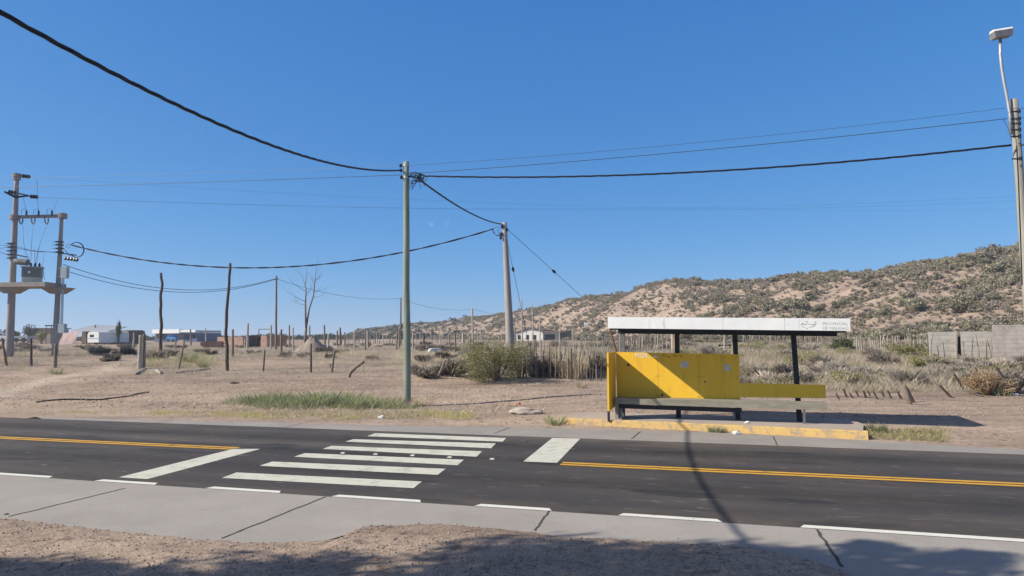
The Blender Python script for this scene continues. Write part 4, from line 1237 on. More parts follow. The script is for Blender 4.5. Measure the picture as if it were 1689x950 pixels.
# planks and branches on the ground
def log(a, c, wpx, label, m='wood', name='fallen_branch', cat='branch', n=9, wob=.08):
    p, q = gp(*a), gp(*c)
    pts, rs = [], []
    for k in range(n):
        t = k / (n - 1)
        v = p.lerp(q, t)
        v += Vector((noise.noise(Vector((k * .6, a[0], 0))) * wob, noise.noise(Vector((k * .6, a[0], 4))) * wob, 0))
        r_ = wpx * v.y / FPX / 2 * (1.15 - .5 * abs(t - .4))
        v.z = gz(v.x, v.y) + r_ * .7
        pts.append(v); rs.append(r_)
    b = MB(); b.tube(pts, rs, 7)
    return tag(b.build(name, M[m], None, True), label, cat)
log((224, 618), (240, 609), 4, 'broken plank lying at the foot of the pair of stout posts', 'palewood', 'fallen_plank', 'plank', wob=.02)
log((290, 616), (346, 609), 3.2, 'dark branch lying beside a small green weed patch')
log((258, 612), (264, 617), 5, 'pale chunk of wood lying on the dirt track', 'palewood')
log((60, 664), (243, 647), 2.6, 'long thin dark strip lying across the bare dirt on the left', 'darkwood', wob=.3, n=15)  # dark rod added along a dark line on the dirt
log((380, 633), (393, 633), 3.5, 'short dark clod of wood on the bare dirt below the crooked post', 'darkwood')
# broken stakes on the right
SG = 'broken leaning stakes beside the right hand scrub'
for k, (bx_, by_, tx_, ty_, w_) in enumerate(((1388, 659, 1379, 648, 3), (1399, 655, 1391, 641, 4), (1412, 657, 1401, 648, 3), (1421, 654, 1411, 645, 3), (1431, 656, 1424, 644, 4), (1438, 653, 1432, 645, 3.4), (1452, 659, 1440, 645, 3.4),
        (1462, 655, 1454, 645, 4), (1474, 657, 1464, 644, 3.6), (1491, 658, 1480, 645, 4), (1270, 651, 1262, 644, 3), (1334, 655, 1326, 648, 3), (1349, 657, 1343, 648, 3), (1283, 653, 1276, 646, 3))):
    post((bx_, by_), (tx_, ty_), w_, 'stubby broken stake leaning left at the edge of the dry scrub', 'darkwood', .03, name='broken_stake', group=SG, cat='stake')
post((1503, 667), (1491, 634), 9, 'thick grey leaning stump ending the row of broken stakes', 'wood', .02, name='broken_stake', cat='stake', group=SG)
post((1509, 664), (1495, 640), 8, 'dark shadow side of the thick grey stump made as a second stub', 'darkwood', .02, name='broken_stake', cat='stake', group=SG)  # dark colour stands in for the stump's shaded side
post((1577, 656), (1549, 635), 4.6, 'lowest leaning dark stake left of the tumbleweed', 'darkwood', .02, name='broken_stake', cat='stake', group=SG)
post((1597, 646), (1573, 616), 4.4, 'straight leaning dark stake left of the tumbleweed', 'darkwood', .02, name='broken_stake', cat='stake', group=SG)
post((1632, 648), (1610, 608), 4.2, 'leaning dark stake standing in front of the tumbleweed', 'darkwood', .02, name='broken_stake', cat='stake', group=SG)
post((1664, 648), (1643, 605), 4.6, 'crooked bent stake right of the tumbleweed', 'darkwood', .02, mid=[(1660, 636), (1655, 622)], name='broken_stake', cat='stake', group=SG)
post((1680, 645), (1688, 604), 4.2, 'stake leaning right at the right photo edge', 'darkwood', .02, name='broken_stake', cat='stake', group=SG)
log((1600, 649), (1622, 655), 3, 'thin dark stick lying below the tumbleweed', 'darkwood', wob=.02)

# ------------------------------------------------------------------ picket fences made of thin sticks
def stick_fence(pixbase, pixtop_h, n, label, wpx, m, jit=2.0, wires_=True, lean=1.5, seed=0, hvar=.35):
    rs_ = random.Random(seed)
    P = [gp(*q) for q in pixbase]
    cum = [0]
    for a, c in zip(P[:-1], P[1:]): cum.append(cum[-1] + (c - a).length)
    f = thing('stick_fence', P[0].lerp(P[-1], .5), label, 'fence')
    f.location.z = gz(f.location.x, f.location.y)
    for k in range(n):
        s_ = cum[-1] * (k + rs_.uniform(-.35, .35)) / max(1, n - 1)
        x = float(np.interp(s_, cum, [p.x for p in P])); y = float(np.interp(s_, cum, [p.y for p in P]))
        z = gz(x, y)
        h = pixtop_h * y / FPX * rs_.uniform(1 - hvar, 1 + hvar * .6)
        r0 = wpx * y / FPX / 2 * rs_.uniform(.7, 1.4)
        l1, l2 = rs_.uniform(-lean, lean) * .05 * h, rs_.uniform(-lean, lean) * .05 * h
        b = MB()
        b.tube([(x, y, z - .1), (x + l1 * .5 + rs_.uniform(-.02, .02), y, z + h * .5), (x + l1, y + l2, z + h)], [r0, r0 * .9, r0 * .7], 5)
        b.build('picket', M[m] if not isinstance(m, tuple) else M[m[rs_.randrange(len(m))]], f)
    if wires_:
        for hh in (.45, .8):
            b = MB()
            pts = []
            for k in range(24):
                s_ = cum[-1] * k / 23
                x = float(np.interp(s_, cum, [p.x for p in P])); y = float(np.interp(s_, cum, [p.y for p in P]))
                pts.append((x, y, gz(x, y) + pixtop_h * y / FPX * hh))
            b.tube(pts, .006, 4); b.build('wire', M['wire'], f)
    return f
stick_fence([(868, 622), (930, 625), (992, 629)], 42, 20, 'ragged dark stick fence left of the bus shelter', 2.2, ('wood', 'darkwood'), seed=1)
stick_fence([(850, 596), (930, 596), (1020, 597)], 33, 30, 'taller pale stick fence behind the ragged one left of the shelter', 1.7, ('palewood', 'wood'), seed=2)
stick_fence([(1022, 582), (1062, 580), (1105, 580)], 34, 34, 'stick fence seen under the shelter roof between its left posts', 1.7, ('palewood', 'wood'), seed=3)
stick_fence([(1396, 581), (1470, 583), (1535, 588)], 27, 60, 'dense pale picket fence in the field right of the shelter', 2.0, ('palewood', 'palewood', 'wood'), seed=4, hvar=.25)
stick_fence([(1225, 568), (1300, 567), (1390, 570)], 22, 46, 'low far picket fence behind the shelter right posts', 1.3, ('palewood', 'wood'), seed=5)
stick_fence([(560, 567), (640, 567), (720, 566), (850, 566)], 17, 70, 'long far fence of thin pale sticks at the hill foot', 1.3, ('palewood', 'wood'), seed=6, hvar=.3)
stick_fence([(870, 580), (930, 578), (1000, 578)], 17, 22, 'thin far stick fence in front of the white house', 1.4, ('palewood', 'wood'), seed=7)
stick_fence([(1536, 597), (1590, 598), (1640, 600)], 42, 9, 'leaning thin poles standing before the old block wall', 1.8, ('wood', 'darkwood'), seed=8, lean=2.5)
post((1110, 582), (1109, 540), 6, 'pale slim post beside the orange post behind the yellow panel', 'palewood', .01, group='posts seen through the shelter')
post((1114, 582), (1114, 540), 6, 'orange brown post seen just left of the second shelter post', 'orangewood', .01, group='posts seen through the shelter')
post((1195, 582), (1195, 538), 3.4, 'slim pale post in front of the dark picnic bench', 'palewood', .01, group='posts seen through the shelter')
post((1024, 600), (1005, 541), 4, 'rusty red pole leaning left behind the roof corner of the shelter', 'redwood', .0, group=None)
for k, (px, y0, y1) in enumerate(((862, 584, 490), (880, 582, 500), (892, 600, 520), (925, 590, 540), (947, 584, 543))):
    post((px, y0), (px - 2, y1), 2.2, 'tall thin bare pole between bush and shelter', 'palewood', .05, group='tall thin poles left of the shelter')

# ------------------------------------------------------------------ vegetation meshes
def bush_np(r_, n, Rx, H, leaf, lumps=6, twig=.15, flat=.0):
    """leaf cards gathered in uneven clumps plus bare stems"""
    C = np.stack([r_.uniform(-.6, .6, lumps) * Rx, r_.uniform(-.6, .6, lumps) * Rx, (r_.uniform(.25, .72, lumps) if lumps < 15 else r_.uniform(.08, .74, lumps)) * H], 1)
    S = r_.uniform(.22, .48, lumps) if lumps < 15 else r_.uniform(.14, .36, lumps)
    k = r_.integers(0, lumps, n)
    d = r_.normal(size=(n, 3)); d /= np.linalg.norm(d, axis=1)[:, None]
    rad_ = r_.uniform(.15, 1, n) ** .55
    P = C[k] + d * rad_[:, None] * np.stack([S[k] * Rx, S[k] * Rx, S[k] * H * .8], 1)
    P[:, 2] = np.clip(P[:, 2], .02 * H, None)
    a = r_.normal(size=(n, 3)); a[:, 2] += .4; a /= np.linalg.norm(a, axis=1)[:, None]
    b = np.cross(a, r_.normal(size=(n, 3))); b /= np.linalg.norm(b, axis=1)[:, None]
    L = (leaf * r_.uniform(.6, 1.5, n))[:, None]
    V = np.concatenate([P - a * L, P + b * L * .35, P + a * L, P - b * L * .35], 1).reshape(-1, 3)
    F = np.arange(n * 4).reshape(-1, 4)
    m_ = int(n * twig)
    if m_:
        idx = r_.integers(0, n, m_)
        tip = P[idx] * 1.08
        base = tip * np.array([.15, .15, 0]) + r_.normal(size=(m_, 3)) * np.array([.04, .04, 0]) * Rx
        mid = (tip + base) / 2 + r_.normal(size=(m_, 3)) * .05 * Rx
        sd = np.cross(tip - base, r_.normal(size=(m_, 3))); sd /= (np.linalg.norm(sd, axis=1)[:, None] + 1e-6)
        w_ = leaf * .13
        V2 = np.concatenate([base - sd * w_, base + sd * w_, mid + sd * w_ * .7, tip], 1).reshape(-1, 3)
        F = np.concatenate([F, np.arange(m_ * 4).reshape(-1, 4) + len(V)])
        V = np.concatenate([V, V2])
    return V, F
def grass_np(r_, n, rad_, H, w_, lean=.5):
    a = r_.uniform(0, 6.283, n); rr = rad_ * np.sqrt(r_.uniform(0, 1, n))
    B = np.stack([rr * np.cos(a), rr * np.sin(a), np.zeros(n)], 1)
    h = H * r_.uniform(.45, 1.1, n)
    la = a + r_.normal(size=n) * .9
    T = B + np.stack([np.cos(la) * h * lean * r_.uniform(.2, 1.2, n), np.sin(la) * h * lean * r_.uniform(.2, 1.2, n), h], 1)
    Mi = B * .5 + T * .5 + np.stack([np.zeros(n), np.zeros(n), h * .06], 1)
    sa = r_.uniform(0, 6.283, n)
    sd = np.stack([np.cos(sa), np.sin(sa), np.zeros(n)], 1) * w_
    V = np.concatenate([B - sd, B + sd, Mi + sd * .7, T], 1).reshape(-1, 3)
    return V, np.arange(n * 4).reshape(-1, 4)
def scatter_np(protos, xyz, sc, rz):
    Vs, Fs, off = [], [], 0
    for i in range(len(xyz)):
        V, F = protos[i % len(protos)]
        c, s_ = math.cos(rz[i]), math.sin(rz[i])
        W = V * sc[i]
        Vs.append(np.stack([W[:, 0] * c - W[:, 1] * s_ + xyz[i][0], W[:, 0] * s_ + W[:, 1] * c + xyz[i][1], W[:, 2] + xyz[i][2]], 1))
        Fs.append(F + off); off += len(V)
    return np.concatenate(Vs), np.concatenate(Fs)
def stuff(name, protos, pts, sc, m, label=None):
    rz = rng.uniform(0, 6.28, len(pts))
    V, F = scatter_np(protos, pts, sc, rz)
    o = np_mesh(name, V, F, m)
    o['kind'] = 'stuff'
    if label: o['label'] = label
    o['category'] = name.replace('_', ' ')
    return o
def copies(name, protos, items, label, cat, group):
    """items: (x, y, scale, proto index); first use of a prototype moves it, later ones copy it"""
    used = {}
    for x, y, s_, k in items:
        if k not in used:
            o = protos[k]; used[k] = o
        else:
            o = protos[k].copy(); COL.objects.link(o)
        o.location = (x, y, gz(x, y) - .03)
        o.scale = (s_ * random.uniform(.9, 1.15), s_ * random.uniform(.9, 1.15), s_ * random.uniform(.8, 1.15))
        o.rotation_euler = (0, 0, random.uniform(0, 6.28))
        tag(o, label, cat, group)
    for k, p in enumerate(protos):
        if k not in used: bpy.data.objects.remove(p)

# hillside bushes: the 300 that show largest are things, the rest one mass
cand = []
tries = 0
while len(cand) < 7600 and tries < 90000:
    tries += 1
    px = random.uniform(555, 1760)
    a = (px - 844.5) / FPX
    yr, yf, e = hillinfo(a)
    y = random.uniform(yf * .86, yr * 1.03)
    if random.random() > (y / yr) ** 1.0: continue
    x = a * y
    dn = .16 * noise.noise(Vector((x * .05, y * .05, 11))) + .5 * noise.noise(Vector((x * .14, y * .14, 3)))
    if dn < .02 - .0006 * (y - 110) + random.uniform(-.18, .18): continue
    s_ = random.choice((.3, .38, .46, .56, .7, .95)) * random.uniform(.8, 1.15)
    if random.random() < .05: s_ *= 1.4
    cand.append((s_ / y, x, y, s_))
cand.sort(reverse=True)
top = cand[:300]; rest = cand[300:]
r_ = np.random.default_rng(5)
hb = []
for k in range(7):
    V, F = bush_np(r_, 420, 1.25, 1.25, .15, 7, .12)
    hb.append(np_mesh('desert_bush', V, F, M['jarilla'] if k % 7 not in (2, 5) else M['greybush']))
copies('desert_bush', hb, [(x, y, s_, random.randrange(7)) for _, x, y, s_ in top], 'olive or grey desert bush rooted on the dry hillside', 'bush', 'desert bushes on the near hillside')
pr = [bush_np(r_, 110, 1.25, 1.2, .24, 6, .08) for _ in range(8)]
gA = [c for c in rest if random.random() < .66]; sA = set(map(id, gA)); gB = [c for c in rest if id(c) not in sA]
stuff('hillside_scrub', pr, [(x, y, gz(x, y) - .05) for _, x, y, _s in gA], [s_ for *_, s_ in gA], M['jarilla'], 'mass of olive scrub covering the far hillside')
stuff('hillside_dry_scrub', pr, [(x, y, gz(x, y) - .05) for _, x, y, _s in gB], [s_ * .85 for *_, s_ in gB], M['greybush'], 'mass of grey dry scrub covering the far hillside')

pts, sc = [], []
while len(pts) < 6500:
    a = (random.uniform(555, 1760) - 844.5) / FPX
    yr, yf, e = hillinfo(a)
    y = random.uniform(yf * .9, yr * 1.02)
    if random.random() > y / yr: continue
    pts.append((a * y, y, gz(a * y, y) - .03)); sc.append(random.uniform(.18, .42))
stuff('hillside_dry_grass', pr, pts, sc, M['greybush'], 'fine dry tufts between the bushes of the hillside')

# dry grass and weeds of the lots (nobody could count it)
gp_ = [grass_np(r_, 70, .42, h_, .0026, .75) for h_ in (.10, .15, .2, .24, .16, .32)]
gsm = [grass_np(r_, 14, .2, .2, .006, .9) for _ in range(5)]
def region(n, fn, dens):
    pts, sc = [], []
    t_ = 0
    while len(pts) < n and t_ < n * 12:
        t_ += 1
        x, y = fn()
        d = dens(x, y)
        if random.random() < d:
            pts.append((x, y, gz(x, y) - .02)); sc.append(random.uniform(.6, 1.35))
    return pts, sc
def field_right():
    y = 23.5 + (75 - 23.5) * random.random() ** 1.5
    return random.uniform(.06, .80) * y, y
def dens_r(x, y):
    px = x / y
    front = 24.0 + 4.5 * sm(.38, .05, px) if px < .38 else 23.3
    if px < .38: front = 24.0 + 5.5 * (1 - sm(.10, .36, px))
    return sm(front, front + 1.2, y) * (.45 + .55 * (noise.noise(Vector((x * .25, y * .25, 2))) > -.25))
P_, S_ = region(5200, field_right, dens_r)
stuff('dry_grass', gp_, P_, [s * 1.15 for s in S_], M['greygrass'], 'matted grey straw filling the field behind the shelter')
P_, S_ = region(1900, field_right, lambda x, y: dens_r(x, y) * (noise.noise(Vector((x * .16, y * .16, 8))) > .0))
stuff('straw_grass', gp_, P_, [s * 1.1 for s in S_], M['drygrass'], 'patches of golden straw in the field behind the shelter')
P_, S_ = region(1500, field_right, lambda x, y: dens_r(x, y) * (noise.noise(Vector((x * .2, y * .14, 14))) > .02) * (y > 27))
stuff('green_grass', gp_, P_, [s * 1.15 for s in S_], M['fieldgreen'], 'yellow green grass patches in the field behind the shelter')
def field_left():
    y = 29 + 62 * random.random() ** 1.3
    return random.uniform(-.78, .08) * y, y
P_, S_ = region(6000, field_left, lambda x, y: sm(28.5, 36, y) * (.22 + .78 * (noise.noise(Vector((x * .12, y * .22, 6))) > -.08)))
stuff('dry_grass', gp_, P_, [s * .8 for s in S_], M['greygrass'], 'thin dry grass over the lot on the left')
P_, S_ = region(900, field_left, lambda x, y: sm(33, 40, y) * (noise.noise(Vector((x * .12, y * .2, 16))) > .2))
stuff('straw_grass', gp_, P_, [s * .95 for s in S_], M['drygrass'], 'golden straw patches over the lot on the left')
def px_region(x0, x1, y0, y1):
    def f():
        q = gp(random.uniform(x0, x1), random.uniform(y0, y1)); return q.x, q.y
    return f
P_, S_ = region(260, px_region(235, 350, 575, 606), lambda x, y: .7)
stuff('yellow_grass', gp_, P_, [s * .8 for s in S_], M['yellowgrass'], 'yellow green weeds around the tall dark post')
# verge: pale yellow strip along the gutter, taller green weeds left of the green pole
P_, S_ = region(1100, px_region(30, 780, 679, 692), lambda x, y: (s_of(Vector((x, y, 0))) > 15.75) * (.25 + .75 * (noise.noise(Vector((x * .5, y * .5, 1))) > -.1)))
stuff('verge_grass', gsm, P_, [s * .42 for s in S_], M['yellowgrass'], 'low yellow green grass along the far gutter')
def dg(x, y):
    q = (x + 5.9) / 2.9; r2 = (y - 20.9 + .26 * (x + 5.9)) / 1.5
    return 1 if q * q + r2 * r2 < 1 + .5 * noise.noise(Vector((x * 1.2, y * 1.2, 0))) else 0
wp_ = [grass_np(r_, 30, .26, h_, .006, .8) for h_ in (.2, .26, .32, .22, .36, .28)]
def dg2(x, y):
    q = (x + 5.7) / 2.8; r2 = (y - 20.9 + .26 * (x + 5.7)) / 1.5
    return max(0.0, 1.25 - q * q - r2 * r2) * (.35 + .65 * (noise.noise(Vector((x * .9, y * .9, 3))) > -.15))
P_, S_ = region(620, lambda: (random.uniform(-10, -2.4), random.uniform(17.6, 23.4)), dg2)
stuff('green_weeds', wp_, P_, [s * (.5 + .62 * dg2(p[0], p[1])) for s, p in zip(S_, P_)], M['greengrass'], 'clump of taller green weeds left of the green pole')
P_, S_ = region(150, lambda: (random.uniform(-10, -2.2), random.uniform(17.6, 23.4)), dg2)
stuff('dry_weed_stalks', wp_, P_, [s * .65 for s in S_], M['greygrass'], 'brown stalks standing among the green weeds')
P_, S_ = region(420, px_region(440, 720, 655, 690), lambda x, y: .5 * (s_of(Vector((x, y, 0))) > 15.8))
stuff('dry_weeds', gsm, P_, [s * .6 for s in S_], M['drygrass'], 'dry stalks mixed into the weeds at the green pole')
P_, S_ = region(700, px_region(0, 900, 605, 680), lambda x, y: .25 + .5 * (noise.noise(Vector((x * .3, y * .3, 21))) > .15))
stuff('sparse_grass', gsm, P_, [s * .55 for s in S_], M['drygrass'], 'sparse dry tufts scattered over the bare dirt')
P_, S_ = region(220, px_region(1380, 1560, 708, 734), lambda x, y: (s_of(Vector((x, y, 0))) > 15.6) * (x > 7.1) * .6)
stuff('verge_weeds', gsm, P_, [s * .6 for s in S_], M['yellowgrass'], 'weeds at the right end of the yellow kerb')

# plants one can tell apart
def plant(V, F, m, p, label, name='shrub', cat='shrub', group=None):
    o = np_mesh(name, V, F, M[m], p)
    return tag(o, label, cat, group)
def big_shrub(p, Rx, H, n, leaf, m, label, stems=14, name='shrub', lumps=10, cat='shrub', spray=0):
    t = thing(name, p, label, cat)
    V, F = bush_np(r_, n, Rx, H, leaf, lumps, 0)
    if spray:
        V2, F2 = grass_np(r_, spray, Rx * .5, H * 1.05, .004, .6)
        V, F = np.concatenate([V, V2]), np.concatenate([F, F2 + len(V)])
    o = np_mesh('foliage', V, F, M[m]); o.parent = t
    b = MB()
    for k in range(stems):
        a = random.uniform(0, 6.28); rr = Rx * random.uniform(.2, .8)
        q = Vector((math.cos(a) * rr, math.sin(a) * rr, H * random.uniform(.5, .95)))
        b.tube([p + Vector((math.cos(a) * .1, math.sin(a) * .1, -.05)), p + q * .5 + Vector((0, 0, .1 * H)), p + q], [.022, .015, .006], 5)
    b.build('stems', M['bark'], t)
    return t
p = gp(818, 627)
big_shrub(p, 1.9, 1.9, 17000, .032, 'greenbush', 'large yellow green shrub in front of the leaning concrete pole', 20, lumps=52)
p = gp(858, 624)
big_shrub(p, .9, 1.5, 1700, .028, 'jarilla', 'darker ragged shrub right beside the large yellow green shrub', 22, lumps=16)
for k, (px, py, rx_, h_) in enumerate(((885, 620, .8, 1.0), (908, 619, .9, .8), (932, 618, .8, 1.05), (957, 619, .9, .9), (980, 618, .8, 1.1), (998, 618, .8, .95))):
    plant(*bush_np(r_, 1500, rx_, h_, .03, 16, .9), ('greybush', 'greybush', 'jarilla')[k % 3], gp(px, py), 'dry scrub bush crowding behind the ragged stick fence left of the shelter', 'dry_bush', 'bush', 'dry scrub behind the ragged stick fence')
p = gp(700, 622)
plant(*bush_np(r_, 700, .9, .55, .05, 9, .6), 'greybush', p, 'low brown twiggy scrub left of the large green shrub')
p = gp(742, 619)
plant(*bush_np(r_, 900, .95, .75, .05, 9, .5), 'greybush', p, 'brown dry bush touching the left side of the large green shrub')
p = gp(945, 622)
plant(*grass_np(r_, 420, .6, 1.15, .010, .35), 'drygrass', p, 'tall golden grass clump in the ragged stick fence', 'grass_clump', 'grass')
p = gp(1385, 581)
big_shrub(p, 1.2, 1.0, 900, .09, 'darkgreen', 'round dark green bush in the field right of the shelter', 8)
p = gp(1295, 630)
plant(*bush_np(r_, 900, .6, .8, .035, 8, 1.0), 'greybush', p, 'dense grey twiggy bush left of the rightmost shelter post')
p = gp(1238, 628)
plant(*grass_np(r_, 500, .5, .6, .008, .8), 'drygrass', p, 'rounded pale straw tussock beside the yellow panel', 'grass_clump', 'grass')
p = gp(1500, 590)
big_shrub(p, 1.5, 1.05, 1100, .07, 'greenbush', 'yellow green shrub in front of the old block wall', 8)
p = gp(1530, 612)
plant(*bush_np(r_, 700, .9, .7, .05, 8, .4), 'greenbush', p, 'low yellow green bush below the old block wall')
p = gp(1075, 577)
big_shrub(p, 1.1, 1.2, 700, .08, 'jarilla', 'dark olive bush seen under the shelter roof', 6)
t_ = gp(1630, 651)
V, F = bush_np(r_, 3800, .78, .85, .03, 14, .05)
plant(V, F, 'tumble', t_, 'rounded tan tumbleweed against the leaning stakes', 'tumbleweed', 'tumbleweed')
p = gp(1670, 648)
plant(*bush_np(r_, 1300, .7, .75, .04, 9, 1.0), 'greybush', p, 'dark dry bush right of the tumbleweed at the photo edge')
p = gp(1655, 652); plant(*grass_np(r_, 90, .22, .3, .008, .6), 'greengrass', p, 'small green weed at the foot of the tumbleweed', 'weed', 'weed')
for px, py, s_, lab in ((915, 700, .35, 'green weed at the left end of the yellow kerb'), (1176, 713, .22, 'small weed growing out of the yellow kerb'), (1190, 714, .16, 'tiny weed right of the weed in the yellow kerb'),
                        (1448, 712, .3, 'green weed touching the right end of the kerb'), (665, 672, .45, 'straw tuft at the foot of the green pole'), (690, 668, .4, 'dry dark tuft right of the green pole foot'),
                        (335, 606, .5, 'green weed patch beside the dark fallen branch'), (93, 617, .45, 'small green weed in front of the squat post'), (960, 640, .35, 'dry tuft left of the shelter side panel'),
                        (310, 597, .8, 'dark green weed clump beside the tall dark post'), (268, 592, .7, 'green weed clump at the base of the tall dark post')):
    p = gp(px, py) if s_ < .3 else gp(px, py)
    plant(*grass_np(r_, 110, .5 * s_, .7 * s_, .008, .8), 'greengrass' if 'green' in lab.split(' ')[:2] or lab.startswith(('tiny', 'small')) else 'drygrass', p, lab, 'weed', 'weed')
# dry bushes standing in the field and on the lot
fb = []
for k in range(6):
    V, F = bush_np(r_, 900 if k % 2 else 1500, .8, .65 if k % 2 else .55, .028, 10 if k % 2 else 16, 1.0 if k % 2 else .03)
    fb.append(np_mesh('dry_bush', V, F, M['fieldgrey'] if k % 2 else M['fieldgreen']))
items = []
while len(items) < 200:
    x, y = field_right()
    if dens_r(x, y) < .4 or y < 25: continue
    items.append((x, y, random.uniform(.5, 1.2), random.randrange(6)))
for k in range(34):
    q = gp(1225 + k * 14 + random.uniform(-8, 8), 634 + random.uniform(-12, 5)); items.append((q.x, q.y, random.uniform(.55, 1.0), random.choice((1, 3, 5, 1, 3, 5, 0, 2))))
for k in range(14):
    q = gp(1530 + k * 13 + random.uniform(-6, 6), 610 + random.uniform(-6, 6)); items.append((q.x, q.y, random.uniform(.7, 1.1), random.choice((1, 3, 5, 0, 2))))
copies('dry_bush', fb, items, 'dry grey bush in the straw field behind the shelter', 'bush', 'dry bushes in the field behind the shelter')
fb = []
for k in range(5):
    V, F = bush_np(r_, 700, .75, .55, .03, 9, 1.2)
    fb.append(np_mesh('dry_bush', V, F, M['greybush'] if k != 3 else M['jarilla']))
items = []
while len(items) < 95:
    x, y = field_left()
    if y < 37 or noise.noise(Vector((x * .1, y * .18, 30))) < -.1: continue
    items.append((x, y, random.uniform(.5, 1.25), random.randrange(5)))
copies('dry_bush', fb, items, 'low dry bush on the open lot left of the concrete pole', 'bush', 'dry bushes on the left hand lot')

# bare tree
tbp = gp(506, 579); DB = tbp.y
bt = thing('bare_tree', tbp, 'leafless forked tree standing beside the grit heap', 'tree')
sc_px = DB / FPX
def P2(px, py, dy=0): 
    v = at(px, py, DB + dy); return v
b = MB()
base_ = tbp - Vector((0, 0, .1))
b.tube([base_, P2(503, 560), P2(505, 541)], [.13, .11, .10], 8)
b.tube([P2(505, 541), P2(504, 520), P2(504, 495), P2(505, 476)], [.085, .075, .06, .045], 7)
b.tube([P2(505, 541), P2(510, 510, .2), P2(517, 488, .3), P2(520, 458, .4)], [.075, .06, .05, .035], 7)
b.build('trunk', M['bark'], bt, True)
b = MB()
rb = random.Random(4)
def branch(p, d, L, r, depth):
    pts, rs = [p], [r]
    q = p; dd = d.normalized()
    for k in range(5):
        dd = (dd + Vector((rb.uniform(-.18, .18), rb.uniform(-.18, .18), rb.uniform(-.02, .16)))).normalized()
        q = q + dd * L / 5
        pts.append(q); rs.append(r * (1 - .16 * (k + 1)))
    b.tube(pts, rs, 5)
    if depth:
        for k in range(3 if depth > 1 else 4):
            i = rb.randrange(1, 6)
            nd_ = (dd + Vector((rb.uniform(-.8, .8), rb.uniform(-.8, .8), rb.uniform(-.1, .5)))).normalized()
            branch(pts[i], nd_, L * rb.uniform(.4, .65), rs[i] * .6, depth - 1)
for (px, py, dx, dz, L) in ((503, 497, -1, .5, 1.7), (503, 503, -1.2, .1, 1.5), (505, 478, -.5, 1, 2.0), (505, 476, .1, 1, 1.6), (504, 480, -1, .6, 1.7), (520, 458, -.1, 1, 1.5), (519, 470, -.5, 1, 1.6), (518, 482, 1, .3, 1.0), (516, 490, 1, -.1, 1.0), (519, 465, .8, .8, 1.2), (505, 488, .6, .9, 1.1)):
    branch(P2(px, py), Vector((dx, rb.uniform(-.6, .6), dz)), L, .022, 2)
b.build('branches', M['bark'], bt)

# grit heap
mp = gp(508, 581)
b = MB()
vs, fs = [], []
for i in range(11):
    t = i / 10
    for k in range(28):
        w_ = 2 * math.pi * k / 28
        rr = 1.55 * t * (1 + .12 * noise.noise(Vector((math.cos(w_), math.sin(w_), 2))))
        vs.append((mp.x + rr * math.cos(w_) * 1.0, mp.y + 1.2 + rr * math.sin(w_), mp.z + 1.28 * (1 - t) ** 1.15 * (1 + .1 * noise.noise(Vector((math.cos(w_) * 2, math.sin(w_) * 2, t * 3)))) - .03))
for i in range(10):
    for k in range(28):
        fs.append((i * 28 + k, (i + 1) * 28 + k, (i + 1) * 28 + (k + 1) % 28, i * 28 + (k + 1) % 28))
b.add(vs, fs)
tag(b.build('grit_heap', M['mound'], None, True), 'conical grey heap of grit behind the bare tree', 'heap')

# ------------------------------------------------------------------ far buildings and yard things
def boxpx(px0, px1, py0, py1, D, depth, bm, shift=0.0):
    """a box whose front face fills the given photo rectangle at depth D"""
    a, c = at(px0, py1, D), at(px1, py0, D)
    bm.box(((a.x + c.x) / 2, D + depth / 2 + shift, (a.z + c.z) / 2), (abs(c.x - a.x), depth, abs(c.z - a.z)))
def bpart(name, px0, px1, py0, py1, D, depth, m, parent, shift=0.0):
    b = MB(); boxpx(px0, px1, py0, py1, D, depth, b, shift)
    return b.build(name, M[m], parent)
def bthing(name, px, py, D, label, cat, group=None):
    v = at(px, py, D); v.z = gz(v.x, D)
    return thing(name, v, label, cat, group)
# tin roofed shed with caravan and tarpaulin
DS = 118
t = bthing('shed', 155, 566, DS, 'long dark shed under a grey tin roof behind the white caravan', 'shed')
bpart('wall', 112, 188, 546, 571, DS + 3, 6, 'darkwall', t)
b = MB()
p = [at(108, 536, DS), at(172, 541, DS), at(190, 547, DS), at(130, 546, DS)]
A0, A1, A2, A3 = at(112, 546, DS - 1.2), at(191, 547.5, DS - 1.2), at(176, 540, DS + 10), at(110, 536, DS + 10)
b.hexa([A0, A1, A2, A3] + [v + Vector((0, 0, .14)) for v in (A0, A1, A2, A3)]); rf = b.build('roof', M['tin'], t)
b = MB(); c0 = at(132, 537, DS + 5); b.tube([c0 - Vector((0, 0, .8)), c0 + Vector((0, 0, .1))], .12, 6); b.build('vent_pipe', M['brownroof'], rf)
bpart('shed_post', 131, 133, 548, 571, DS + 1, .2, 'wood', t); bpart('shed_post', 172, 174, 548, 570, DS + 1, .2, 'wood', t)
bpart('doorway', 168, 186, 549, 566, DS + 2.9, .12, 'glass', t)
# tarpaulin draped over a frame
b = MB()
a, c, d, e = at(96, 569, DS - 3), at(122, 567, DS - 3), at(131, 546, DS - 1), at(104, 549, DS)
vs, fs = [], []
for i in range(9):
    for k in range(9):
        s_, t_2 = i / 8, k / 8
        v = a.lerp(c, s_).lerp(e.lerp(d, s_), t_2)
        v += Vector((0, .25 * noise.noise(Vector((s_ * 5, t_2 * 2, 0))), .2 * noise.noise(Vector((s_ * 6, t_2 * 2, 3)))))
        vs.append(v)
for i in range(8):
    for k in range(8): fs.append((i * 9 + k, i * 9 + 9 + k, i * 9 + 10 + k, i * 9 + k + 1))
b.add(vs, fs)
n0_ = len(vs); b.add([v + Vector((0, .06, -.04)) for v in vs], [tuple(reversed(f)) for f in fs])
tag(b.build('tarpaulin', M['tarp'], None, True), 'faded pink brown tarpaulin sloping from the shed roof', 'tarpaulin')
